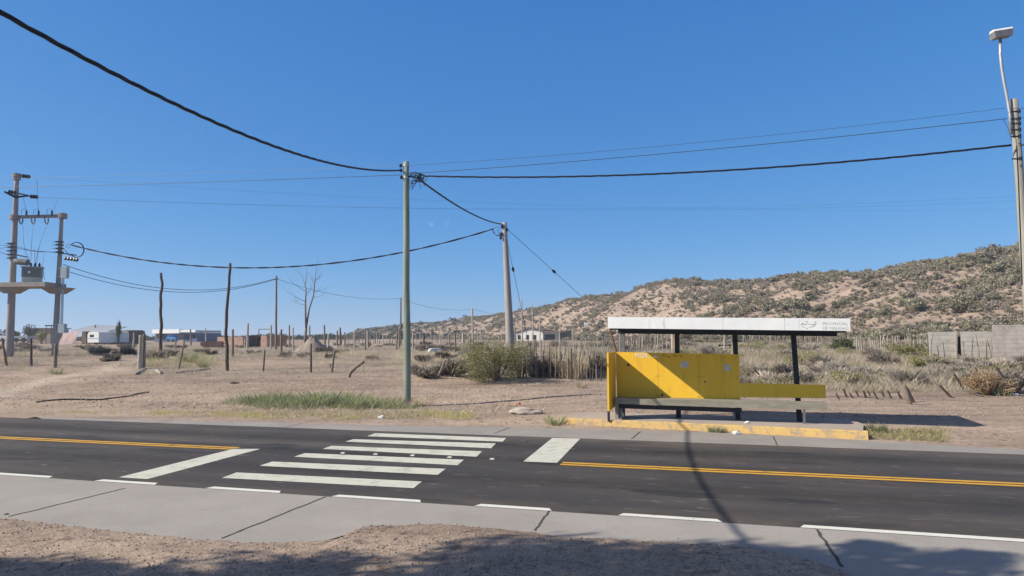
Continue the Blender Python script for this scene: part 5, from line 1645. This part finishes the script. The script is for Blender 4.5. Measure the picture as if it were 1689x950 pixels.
DV = 110
t = bthing('caravan', 160, 567, DV, 'white caravan with rounded roof parked by the tin shed', 'caravan')
b = MB()
a, c = at(139, 565, DV), at(164, 547, DV)
prof = []
zc0, zc1 = a.z, c.z
for (f, h) in ((0.02, 0), (1, 0), (1, .78), (.93, .95), (.82, 1), (.2, 1), (.07, .93), (0, .72)):
    prof.append((a.x + (c.x - a.x) * f, zc0 + (zc1 - zc0) * h))
n_ = len(prof)
vs = [(x, DV, z) for x, z in prof] + [(x + 1.6, DV + 4.2, z) for x, z in prof]
b.add(vs, [tuple(range(n_)), tuple(range(2 * n_ - 1, n_ - 1, -1))] + [(i, n_ + i, n_ + (i + 1) % n_, (i + 1) % n_) for i in range(n_)])
b.build('body', M['caravan'], t)
bpart('window', 144, 153, 552, 556, DV - .03, .05, 'glass', t)
bpart('stripe', 140, 163.5, 557.5, 559, DV - .025, .04, 'bluestripe', t)
b = MB(); w0 = at(157, 566, DV + .3); b.tube([w0 + Vector((0, -.12, .1)), w0 + Vector((0, .12, .1))], .35, 12); b.build('wheel', M['frame'], t)
t = bthing('van', 178, 568, DV + 4, 'pale blue and white van half hidden behind the caravan', 'van')
bpart('body', 164, 186, 552, 565, DV + 4, 2, 'caravan', t); bpart('window', 168, 175, 553.5, 557, DV + 3.97, .05, 'glass', t); bpart('stripe', 164.5, 185.5, 558, 562, DV + 3.97, .05, 'bluestripe', t)
for px in (168, 181):
    b = MB(); w0 = at(px, 566, DV + 4.2); b.tube([w0 + Vector((0, -.2, .1)), w0 + Vector((0, .1, .1))], .36, 12); b.build('wheel', M['frame'], t)
t = bthing('hut', 209, 567, DS, 'small dark hut right of the slim poplar tree', 'hut')
bpart('wall', 203, 214, 547, 571, DS, 2.5, 'darkwall', t); bpart('roof', 201.5, 215, 544.5, 546.9, DS - .2, 3, 'brownroof', t)
b = MB(); b.tube([at(205, 547, DS - .5), at(209, 567, DS - .5)], .08, 5); b.tube([at(212, 548, DS - .5), at(213, 567, DS - .5)], .08, 5); b.build('strut', M['palewood'], t)
DH = 150
t = bthing('house', 62, 560, DH, 'low tan house between the two concrete transformer poles', 'house')
bpart('wall', 44, 84, 542.5, 566, DH, 6, 'tanwall', t); bpart('roof', 43, 85, 540.8, 542.4, DH - .3, 6.8, 'brownroof', t)
for px in (52, 66): f = bpart('window', px, px + 5, 546, 551, DH - .05, .1, 'glass', t)
t = bthing('water_stand', 80, 566, 120, 'slender dark tower stand right of the tan house', 'stand')
for px in (75, 83): bpart('leg', px, px + 1.2, 538, 570, 120, .15, 'darkwood', t)
bpart('top', 73.5, 85, 536, 538, 119.8, 1.0, 'darkwood', t); bpart('crossbar', 76, 83, 549, 550, 119.95, .08, 'darkwood', t)
t = bthing('car', 4, 563, 125, 'pale car parked at the far left edge', 'car')
bpart('body', -14, 9, 554, 561, 125, 1.7, 'caravan', t); bpart('cabin', -9, 5, 549.5, 553.9, 125.1, 1.5, 'caravan', t); bpart('window', -7, 3, 550.3, 553.2, 125.05, .04, 'glass', t)
for px in (-9, 4):
    b = MB(); w0 = at(px, 561, 125); b.tube([w0 + Vector((0, -.1, .05)), w0 + Vector((0, .15, .05))], .33, 12); b.build('wheel', M['frame'], t)
t = bthing('trailer', 30, 562, 128, 'grey flat trailer with white panel beside the concrete pole', 'trailer')
bpart('body', 21, 45, 554, 560, 128, 2, 'tin', t)
for px in (27, 39):
    b = MB(); w0 = at(px, 561, 128); b.tube([w0 + Vector((0, -.1, .05)), w0 + Vector((0, .15, .05))], .4, 12); b.build('wheel', M['frame'], t)
b = MB(); c0 = gp(28, 574); b.blob((c0.x, c0.y + .6, c0.z + .15), (1.05, .6, .55), 2); tag(b.build('earth_pile', M['darkwall'], None, True), 'dark pile of earth and bricks behind the left concrete pole', 'pile')
# blue and white building
DBW = 165
t = bthing('shop', 290, 562, DBW, 'low blue building with bright white roof edge on the left horizon', 'building')
bpart('wall', 246, 333, 549, 567, DBW, 8, 'bluewall', t)
bpart('roof_edge', 245, 301, 543, 550, DBW - 1.2, 1.1, 'roofwhite', t); bpart('roof_edge', 301.3, 333, 544.2, 548, DBW - 1.1, 1.0, 'roofwhite', t)
bpart('roof', 246, 332, 545, 548.8, DBW + .1, 8, 'tin', t)
bpart('door', 295, 306, 552, 566, DBW - .06, .1, 'tanwall', t)
for a, c in ((250, 256), (260, 268), (312, 318), (324, 329)): bpart('window', a, c, 552, 558, DBW - .06, .1, 'glass', t)
t = bthing('parked_truck', 282, 566, DBW - 4, 'blue pickup parked in front of the blue building', 'truck')
bpart('body', 272, 290, 556, 561, DBW - 4, 1.8, 'bluebarrel', t); bpart('cabin', 275, 283, 552, 555.9, DBW - 3.9, 1.6, 'bluebarrel', t); bpart('window', 276.5, 281.5, 552.8, 555, DBW - 3.95, .04, 'glass', t)
for px in (276, 286):
    b = MB(); w0 = at(px, 561.5, DBW - 4); b.tube([w0 + Vector((0, -.1, .05)), w0 + Vector((0, .15, .05))], .36, 12); b.build('wheel', M['frame'], t)
for o in list(COL.objects):
    if o.type == 'EMPTY' and o.name.split('.')[0] in ('shop', 'shed', 'hut', 'caravan', 'van', 'parked_truck'):
        o.rotation_euler = (0, 0, R(-18))
# half built brick walls
DK = 74
def brickwall(name, px0, px1, py0, py1, m, label, D=DK, dep=.2):
    b = MB(); boxpx(px0, px1, py0, py1, D, dep, b)
    o = tag(b.build(name, M[m]), label, 'wall', 'half built brick walls'); o.rotation_euler = (0, 0, R(-14)); return o
brickwall('brick_wall', 355, 404, 555.5, 576, 'brick', 'longest pale brick wall of the half built house')
b = MB(); a, c = at(404.3, 576, DK), at(404.3, 553, DK)
b.box((a.x + .1, DK + 1.6, (a.z + c.z) / 2), (.2, 3.2, c.z - a.z)); tag(b.build('brick_wall', M['darkbrick']), 'short brick return wall at the right end of the longest brick wall', 'wall', 'half built brick walls')
b = MB(); a, c = at(407, 576, DK + 3), at(429, 553.5, DK + 3); boxpx(407, 429, 553.5, 576, DK + 3.2, .2, b); tag(b.build('brick_wall', M['darkbrick']), 'dark brick wall left of the gap in the half built house', 'wall', 'half built brick walls')
brickwall('brick_wall', 430, 441, 553.5, 576, 'brick', 'narrow pale brick pier right of the gap in the half built house')
b = MB(); boxpx(442, 472, 553.5, 576, DK + 2.5, .2, b); tag(b.build('brick_wall', M['darkbrick']), 'dark brick wall behind the stout straight posts', 'wall', 'half built brick walls')
b = MB()
c0 = gp(352, 575)
for k in range(5):
    for j in range(7):
        b.box((c0.x - .85 + j * .26 + (k % 2) * .1, c0.y + random.uniform(-.03, .03), c0.z + .08 + k * .135), (.24, .5, .125), random.uniform(-.05, .05))
tag(b.build('brick_stack', M['darkbrick']), 'stack of dark red bricks left of the pale brick wall', 'bricks')
b = MB()
for a, c in (((427, 543), (447, 543)), ((427, 543), (427, 556)), ((447, 543), (447, 556)), ((395, 567), (430, 564))):
    b.tube([at(*a, DK + 1), at(*c, DK + 1)], .05, 4)
tag(b.build('timber_frame', M['wood']), 'thin timber frame rising over the half built brick walls', 'frame')
# white house
DW = 150
t = bthing('house', 890, 563, DW, 'white gabled house at the foot of the hill', 'house')
b = MB()
a = [at(850, 563.5, DW), at(896, 563.5, DW), at(896, 546, DW), at(872, 542.5, DW), at(850, 549, DW)]
a[0].z = a[1].z = gz(a[0].x, DW) - .2
b.add([*a, *[v + Vector((0, 8, 0)) for v in a]], [(0, 1, 2, 3, 4), (9, 8, 7, 6, 5)] + [(i, 5 + i, 5 + (i + 1) % 5, (i + 1) % 5) for i in range(5)])
b.build('wall', M['wallwhite'], t)
b = MB()
for q0, q1 in ((at(848, 549, DW - .3), at(872, 541.9, DW - .3)), (at(872, 541.9, DW - .3), at(897, 545.6, DW - .3))):
    v = Vector((0, 8.6, 0)); h = Vector((0, 0, .22))
    b.hexa([q0 + h * .1, q1 + h * .1, q1 + v + h * .1, q0 + v + h * .1, q0 + h, q1 + h, q1 + v + h, q0 + v + h])
b.build('roof', M['brownroof'], t)
for x0_, x1_ in ((852, 857), (867, 871.5), (877, 884)): bpart('window', x0_, x1_, 552.5, 560, DW - .06, .1, 'glass', t)
bpart('annex', 896.2, 922, 548, 566, DW + .5, 5, 'wallwhite', t); bpart('annex_roof', 893.5, 935, 545.3, 547.9, DW - .5, 6.5, 'brownroof', t)
bpart('porch', 898, 915, 551.5, 561.5, DW + .42, .1, 'glass', t)
bpart('shed_wall', 925, 934, 548, 567, DW + .6, 4, 'grey_post', t)
t.rotation_euler = (0, 0, R(-18))
t = bthing('water_tank', 967, 545, 165, 'small white water tank on a stand above the white house', 'tank')
bpart('tank', 964.5, 970, 532, 539, 165, .9, 'roofwhite', t)
for px in (964.8, 968.8): bpart('leg', px, px + .8, 539.05, 552, 165.1, .15, 'wood', t)
# picnic bench, barrel, small van
DPn = gp(1190, 580).y
t = bthing('picnic_bench', 1190, 580, DPn, 'dark wooden bench standing in the field seen through the shelter', 'bench')
bpart('backrest', 1185, 1206, 568.5, 570.5, DPn + .3, .05, 'frame', t); bpart('seat', 1184, 1207, 573.5, 575, DPn - .1, .45, 'frame', t)
for px in (1186, 1203): bpart('leg', px, px + 1.8, 568, 583, DPn + .36, .06, 'frame', t)
for px in (1186, 1203): bpart('leg', px, px + 1.8, 575.05, 583, DPn - .08, .06, 'frame', t)
t0 = gp(1234, 559)
b = MB(); b.tube([t0 + Vector((0, 0, z)) for z in (0, .03, .3, .32, .6, .62, .9)], [.3, .33, .33, .345, .345, .33, .31], 14); tag(b.build('barrel', M['bluebarrel'], None, True), 'blue plastic barrel seen beneath the shelter roof', 'barrel')
_yd = gp(1212, 558).y
t = bthing('yard_shed', 1215, 556, _yd, 'dark green yard shed half hidden by the shelter roof beam', 'shed')
bpart('wall', 1207, 1216, 546.5, 559, _yd, 1.5, 'trafo', t); bpart('roof', 1206, 1217, 545, 546.4, _yd - .2, 2, 'tin', t)
_yd = gp(1243, 557).y
t = bthing('yard_tank', 1243, 557, _yd, 'dark green tank right of the blue barrel', 'tank')
b = MB(); c0 = Vector(t.location); b.tube([c0 + Vector((0, 0, z)) for z in (-.1, .05, .6, .75)], [.42, .45, .45, .3], 14); b.build('tank_body', M['trafo'], t, True)
# white barrels and block on the lot
b = MB(); a, c = gp(709, 583), gp(726, 582); a.z += .16; c.z += .16
b.tube([a, a.lerp(c, .15), a.lerp(c, .5), c], [.13, .18, .18, .17], 10); tag(b.build('drum', M['wallwhite'], None, True), 'white drum lying in the scrub right of the green pole', 'drum')
b = MB(); boxpx(727.5, 741, 576.5, 582, gp(735, 583).y, .5, b); tag(b.build('crate', M['darkwood']), 'dark crate lying behind the white drum', 'crate')
b = MB(); boxpx(760, 775, 572, 588, gp(768, 588).y, .3, b); tag(b.build('concrete_block', M['oldblock']), 'pale square concrete block left of the large green shrub', 'block')
b = MB(); boxpx(542, 556, 570, 574, gp(549, 574).y, .3, b); tag(b.build('trough', M['wallwhite']), 'small white trough among the distant posts', 'trough')
# block walls on the right
DR = gp(1600, 600).y
def long_wall(pa, pb, ytop, ybot, Da, Db, m, label, name='block_wall', cat='wall', th=.2):
    a0, b0 = at(pa, ybot, Da), at(pb, ybot, Db); zt = at(pa, ytop, Da).z
    d_ = (b0 - a0); d_.z = 0; nn_ = Vector((-d_.y, d_.x, 0)).normalized() * th
    z0_ = min(gz(a0.x, a0.y), gz(b0.x, b0.y)) - .2
    f4 = [Vector((v.x, v.y, 0)) for v in (a0, b0)]
    f4 = [f4[0], f4[1], f4[1] + nn_, f4[0] + nn_]
    b = MB(); b.hexa([v + Vector((0, 0, z0_)) for v in f4] + [v + Vector((0, 0, zt)) for v in f4])
    return tag(b.build(name, M[m]), label, cat)
long_wall(1640.5, 1735, 536, 606, DR + .1, DR - .9, 'block', 'tall plain grey block wall at the right edge')
long_wall(1535, 1579, 547.5, 606, DR + 1.6, DR + 1.2, 'oldblock', 'long low pale block wall left of the dark doorway')
long_wall(1587, 1640, 547, 606, DR + 1.1, DR + .6, 'oldblock', 'weathered block wall between doorway and tall grey wall')
long_wall(1579.4, 1586.6, 555, 606, DR + 1.3, DR + 1.25, 'frame', 'dark doorway board in the old block wall', 'door', 'door', .06)
long_wall(1578.6, 1580.6, 546, 606, DR + 1.12, DR + 1.1, 'block', 'narrow wall pier beside the dark doorway of the old block wall', 'block_pier', 'wall', .3)
b = MB()
for k in range(26):
    q = gp(1592 + random.uniform(0, 50), 601 + random.uniform(-3, 4)); s_ = random.uniform(.12, .3)
    b.blob((q.x, q.y, q.z + s_ * .4), (s_ * 1.2, s_, s_ * .8), k, 7, 5, .4)
tag(b.build('rubble', M['rubble']), 'heap of pale rubble at the foot of the old block wall', 'rubble')

# distant tree line and trees on the left horizon
pf = [bush_np(r_, 60, 2.6, 2.4, .5, 6, 0) for _ in range(6)]
pts, sc = [], []
for k in range(900):
    y = random.uniform(230, 420); a = random.uniform(-.80, -.12) if k < 750 else random.uniform(-.3, -.08)
    h = .9 + .9 * max(0, noise.noise(Vector((a * 16, 0, 3))))
    pts.append((a * y, y, gz(a * y, y) - .3)); sc.append(h * random.uniform(.6, 1.1))
stuff('far_trees', pf, pts, sc, M['farwood'], 'dark band of far trees along the left horizon')
def tree(px, py, D, H, Rx, m, label, n=500, leaf=.18):
    v = at(px, py, D); v.z = gz(v.x, D)
    t = thing('tree', v, label, 'tree')
    b = MB(); b.tube([v - Vector((0, 0, .2)), v + Vector((.05, 0, H * .4)), v + Vector((0, 0, H * .8))], [.18, .13, .05], 7); b.build('trunk', M['bark'], t, True)
    V, F = bush_np(r_, n, Rx, H * .8, leaf, 9, .05)
    V = V + np.array([0, 0, H * .2]); o = np_mesh('crown', V, F, M[m]); o.parent = t
tree(195, 566, 112, 4.1, .75, 'treeleaf', 'slim pointed poplar tree between caravan and hut')
tree(52, 560, 145, 4.0, 2.1, 'treeleaf', 'broad dark tree rising behind the tan house')
tree(6, 560, 140, 3.4, 1.6, 'treeleaf', 'dark green tree at the far left edge')
tree(27, 560, 150, 3.0, 1.6, 'treeleaf', 'green tree partly hidden by the left concrete pole')
tree(68, 566, 132, 2.6, 1.0, 'greenbush', 'bright green sapling in front of the tan house')

# ------------------------------------------------------------------ gravel and litter
ico = []
for k in range(5):
    v0 = np.array([(0, 0, 1), (1, 0, 0), (0, 1, 0), (-1, 0, 0), (0, -1, 0), (0, 0, -1)], float)
    v0 = v0 * r_.uniform(.6, 1.2, (6, 1)); v0[:, 2] *= .65
    ico.append((v0, np.array([(0, 1, 2), (0, 2, 3), (0, 3, 4), (0, 4, 1), (5, 2, 1), (5, 3, 2), (5, 4, 3), (5, 1, 4)])))
pts, sc = [], []
while len(pts) < 9000:
    y = random.uniform(3.6, 8.5); x = random.uniform(-.85, .85) * y
    e_px = np.interp(844.5 + FPX * x / y, [p[0] for p in edge], [p[1] for p in edge])
    q = g0(844.5 + FPX * x / y, e_px)
    dlt = y - q.y
    if dlt > .0 and random.random() > math.exp(-dlt * 14) * .25: continue
    pts.append((x, y, gz(x, y) + .006 if dlt < 0 else .006)); sc.append(.005 + .012 * random.random() ** 3)
stuff('pebbles', ico, pts, sc, M['gravel'], 'loose pebbles on the near dirt shoulder')
pts, sc = [], []
while len(pts) < 7000:
    y = random.uniform(16.5, 30); x = random.uniform(-.8, .8) * y
    if s_of(Vector((x, y, 0))) < 16.2: continue
    if (1.1 < x < 8 and s_of(Vector((x, y, 0))) < 17.9): continue
    pts.append((x, y, gz(x, y) + .008)); sc.append(.012 + .03 * random.random() ** 3)
stuff('stones', ico, pts, sc, M['gravel'], 'small stones over the bare dirt beyond the road')
def litter(px, py, size, m, label, seed, name='litter', cat='litter', flat=.45, onz=None):
    p = gp(px, py) if onz is None else g0(px, py, onz)
    b = MB(); b.blob((p.x, p.y, p.z + size * flat * .6), (size, size * .7, size * flat), seed, 9, 6, .7)
    return tag(b.build(name, M[m]), label, cat)
litter(1215, 716, .085, 'white_litter', 'crumpled white paper lying at the yellow kerb', 3, onz=.0)
litter(1233, 698, .06, 'white_litter', 'small white scrap on the shelter platform', 5, onz=PZ)
litter(855, 667, .075, 'red_litter', 'small red plastic scrap on the dirt', 6)
litter(497, 656, .08, 'white_litter', 'white scrap caught in the green weeds', 7)
litter(629, 690, .09, 'white_litter', 'pale scrap in the verge grass left of the green pole', 8)
litter(1674, 653, .12, 'white_litter', 'white bag at the right edge below the dark bush', 9)
litter(1600, 634, .13, 'white_litter', 'white bag beside the tumbleweed', 10)
litter(620, 924, .028, 'orangewood', 'small orange fragment on the shaded near dirt', 11, flat=.3)
litter(10, 851, .03, 'darkwood', 'dark lump at the left end of the pavement joint', 12, flat=.6)
p = gp(866, 682)
b = MB(); b.blob((p.x, p.y, p.z + .02), (.40, .24, .13), 3, 26, 14, .35)
tag(b.build('rubble', M['rubble']), 'low pale lump of rubble on the dirt left of the shelter', 'rubble')

# ------------------------------------------------------------------ trees beside the viewpoint; their shade falls on the near shoulder
def shade_tree(x, y, H, crowns, label, seed, dens=2400):
    rs_ = np.random.default_rng(seed); rd = random.Random(seed)
    base = Vector((x, y, gz(x, y)))
    t = thing('shade_tree', base, label, 'tree')
    b = MB(); fork = base + Vector((.1, .05, H * .4))
    b.tube([base - Vector((0, 0, .2)), base + Vector((.05, 0, H * .2)), fork], [.26, .21, .18], 10)
    Vs, Fs, off = [], [], 0
    for (cx, cy, cz, cr_) in crowns:
        c = Vector((cx, cy, cz))
        b.tube([fork, fork.lerp(c, .5) + Vector((0, 0, .4)), c], [.12, .08, .03], 7)
        for k in range(6):
            q = c + Vector((rd.uniform(-1, 1), rd.uniform(-1, 1), rd.uniform(-.6, .6))) * cr_ * .8
            b.tube([fork.lerp(c, .75), c.lerp(q, .5), q], [.04, .02, .008], 5)
        V, F = bush_np(rs_, int(dens * cr_), cr_ * 1.25, cr_ * 1.6, .085, 13, .0)
        Vs.append(V + np.array([cx - base.x, cy - base.y, cz - cr_ * .8 - base.z])); Fs.append(F + off); off += len(V)
    b.build('trunk', M['bark'], t, True)
    o = np_mesh('crown', np.concatenate(Vs), np.concatenate(Fs), M['treeleaf']); o.parent = t
def sh_at(gx, gy, z):       # where foliage at height z must hang to shade the ground at gx, gy
    k = z / math.tan(SUN_EL)
    return gx - k * math.cos(SUN_PHI), gy - k * math.sin(SUN_PHI), z
cr1 = [(*sh_at(.2, 6.3, 6.6), 1.15), (*sh_at(1.6, 6.1, 7.0), 1.2), (*sh_at(-.6, 5.6, 6.2), 1.0), (*sh_at(2.4, 6.2, 6.4), .9), (*sh_at(1.0, 5.0, 7.6), 1.4)]
shade_tree(-9.2, 2.2, 5.6, cr1, 'leafy tree behind the viewpoint on the left', 1)
cr2 = [(*sh_at(-1.9, 6.0, 6.2), .85), (*sh_at(-3.3, 6.0, 6.6), .75), (*sh_at(-2.6, 5.2, 7.2), 1.1), (*sh_at(-4.6, 5.9, 6.6), .9), (*sh_at(-5.6, 6.2, 6.0), .8)]
shade_tree(-14.0, 1.5, 5.2, cr2, 'leafy tree farther left behind the viewpoint', 2)
cr3 = [(*sh_at(3.5, 5.8, 6.6), 1.0), (*sh_at(5.0, 5.3, 7.2), 1.0), (*sh_at(3.4, 4.9, 7.6), 1.3), (*sh_at(4.3, 6.6, 7.0), .35), (*sh_at(5.6, 6.2, 7.4), .4), (*sh_at(3.5, 7.0, 7.2), .3)]
shade_tree(-5.2, -.6, 5.4, cr3, 'leafy tree close behind the viewpoint', 3, 1100)

# haze box added to lower the contrast of the far slopes
hz = MB(); hz.box((0, 250, 13.5), (1300, 640, 30))
hm = bpy.data.materials.new('added thin haze'); hm.use_nodes = True
hn_ = hm.node_tree.nodes; hn_.remove(hn_['Principled BSDF'])
pv = hn_.new('ShaderNodeVolumePrincipled'); pv.inputs['Color'].default_value = (.82, .89, 1.0, 1); pv.inputs['Density'].default_value = .0007; pv.inputs['Anisotropy'].default_value = .3
hm.node_tree.links.new(pv.outputs[0], hn_['Material Output'].inputs['Volume'])
ho = hz.build('haze', hm); ho['kind'] = 'stuff'; ho['label'] = 'thin pale haze added to soften the far hillside'; ho['category'] = 'haze'
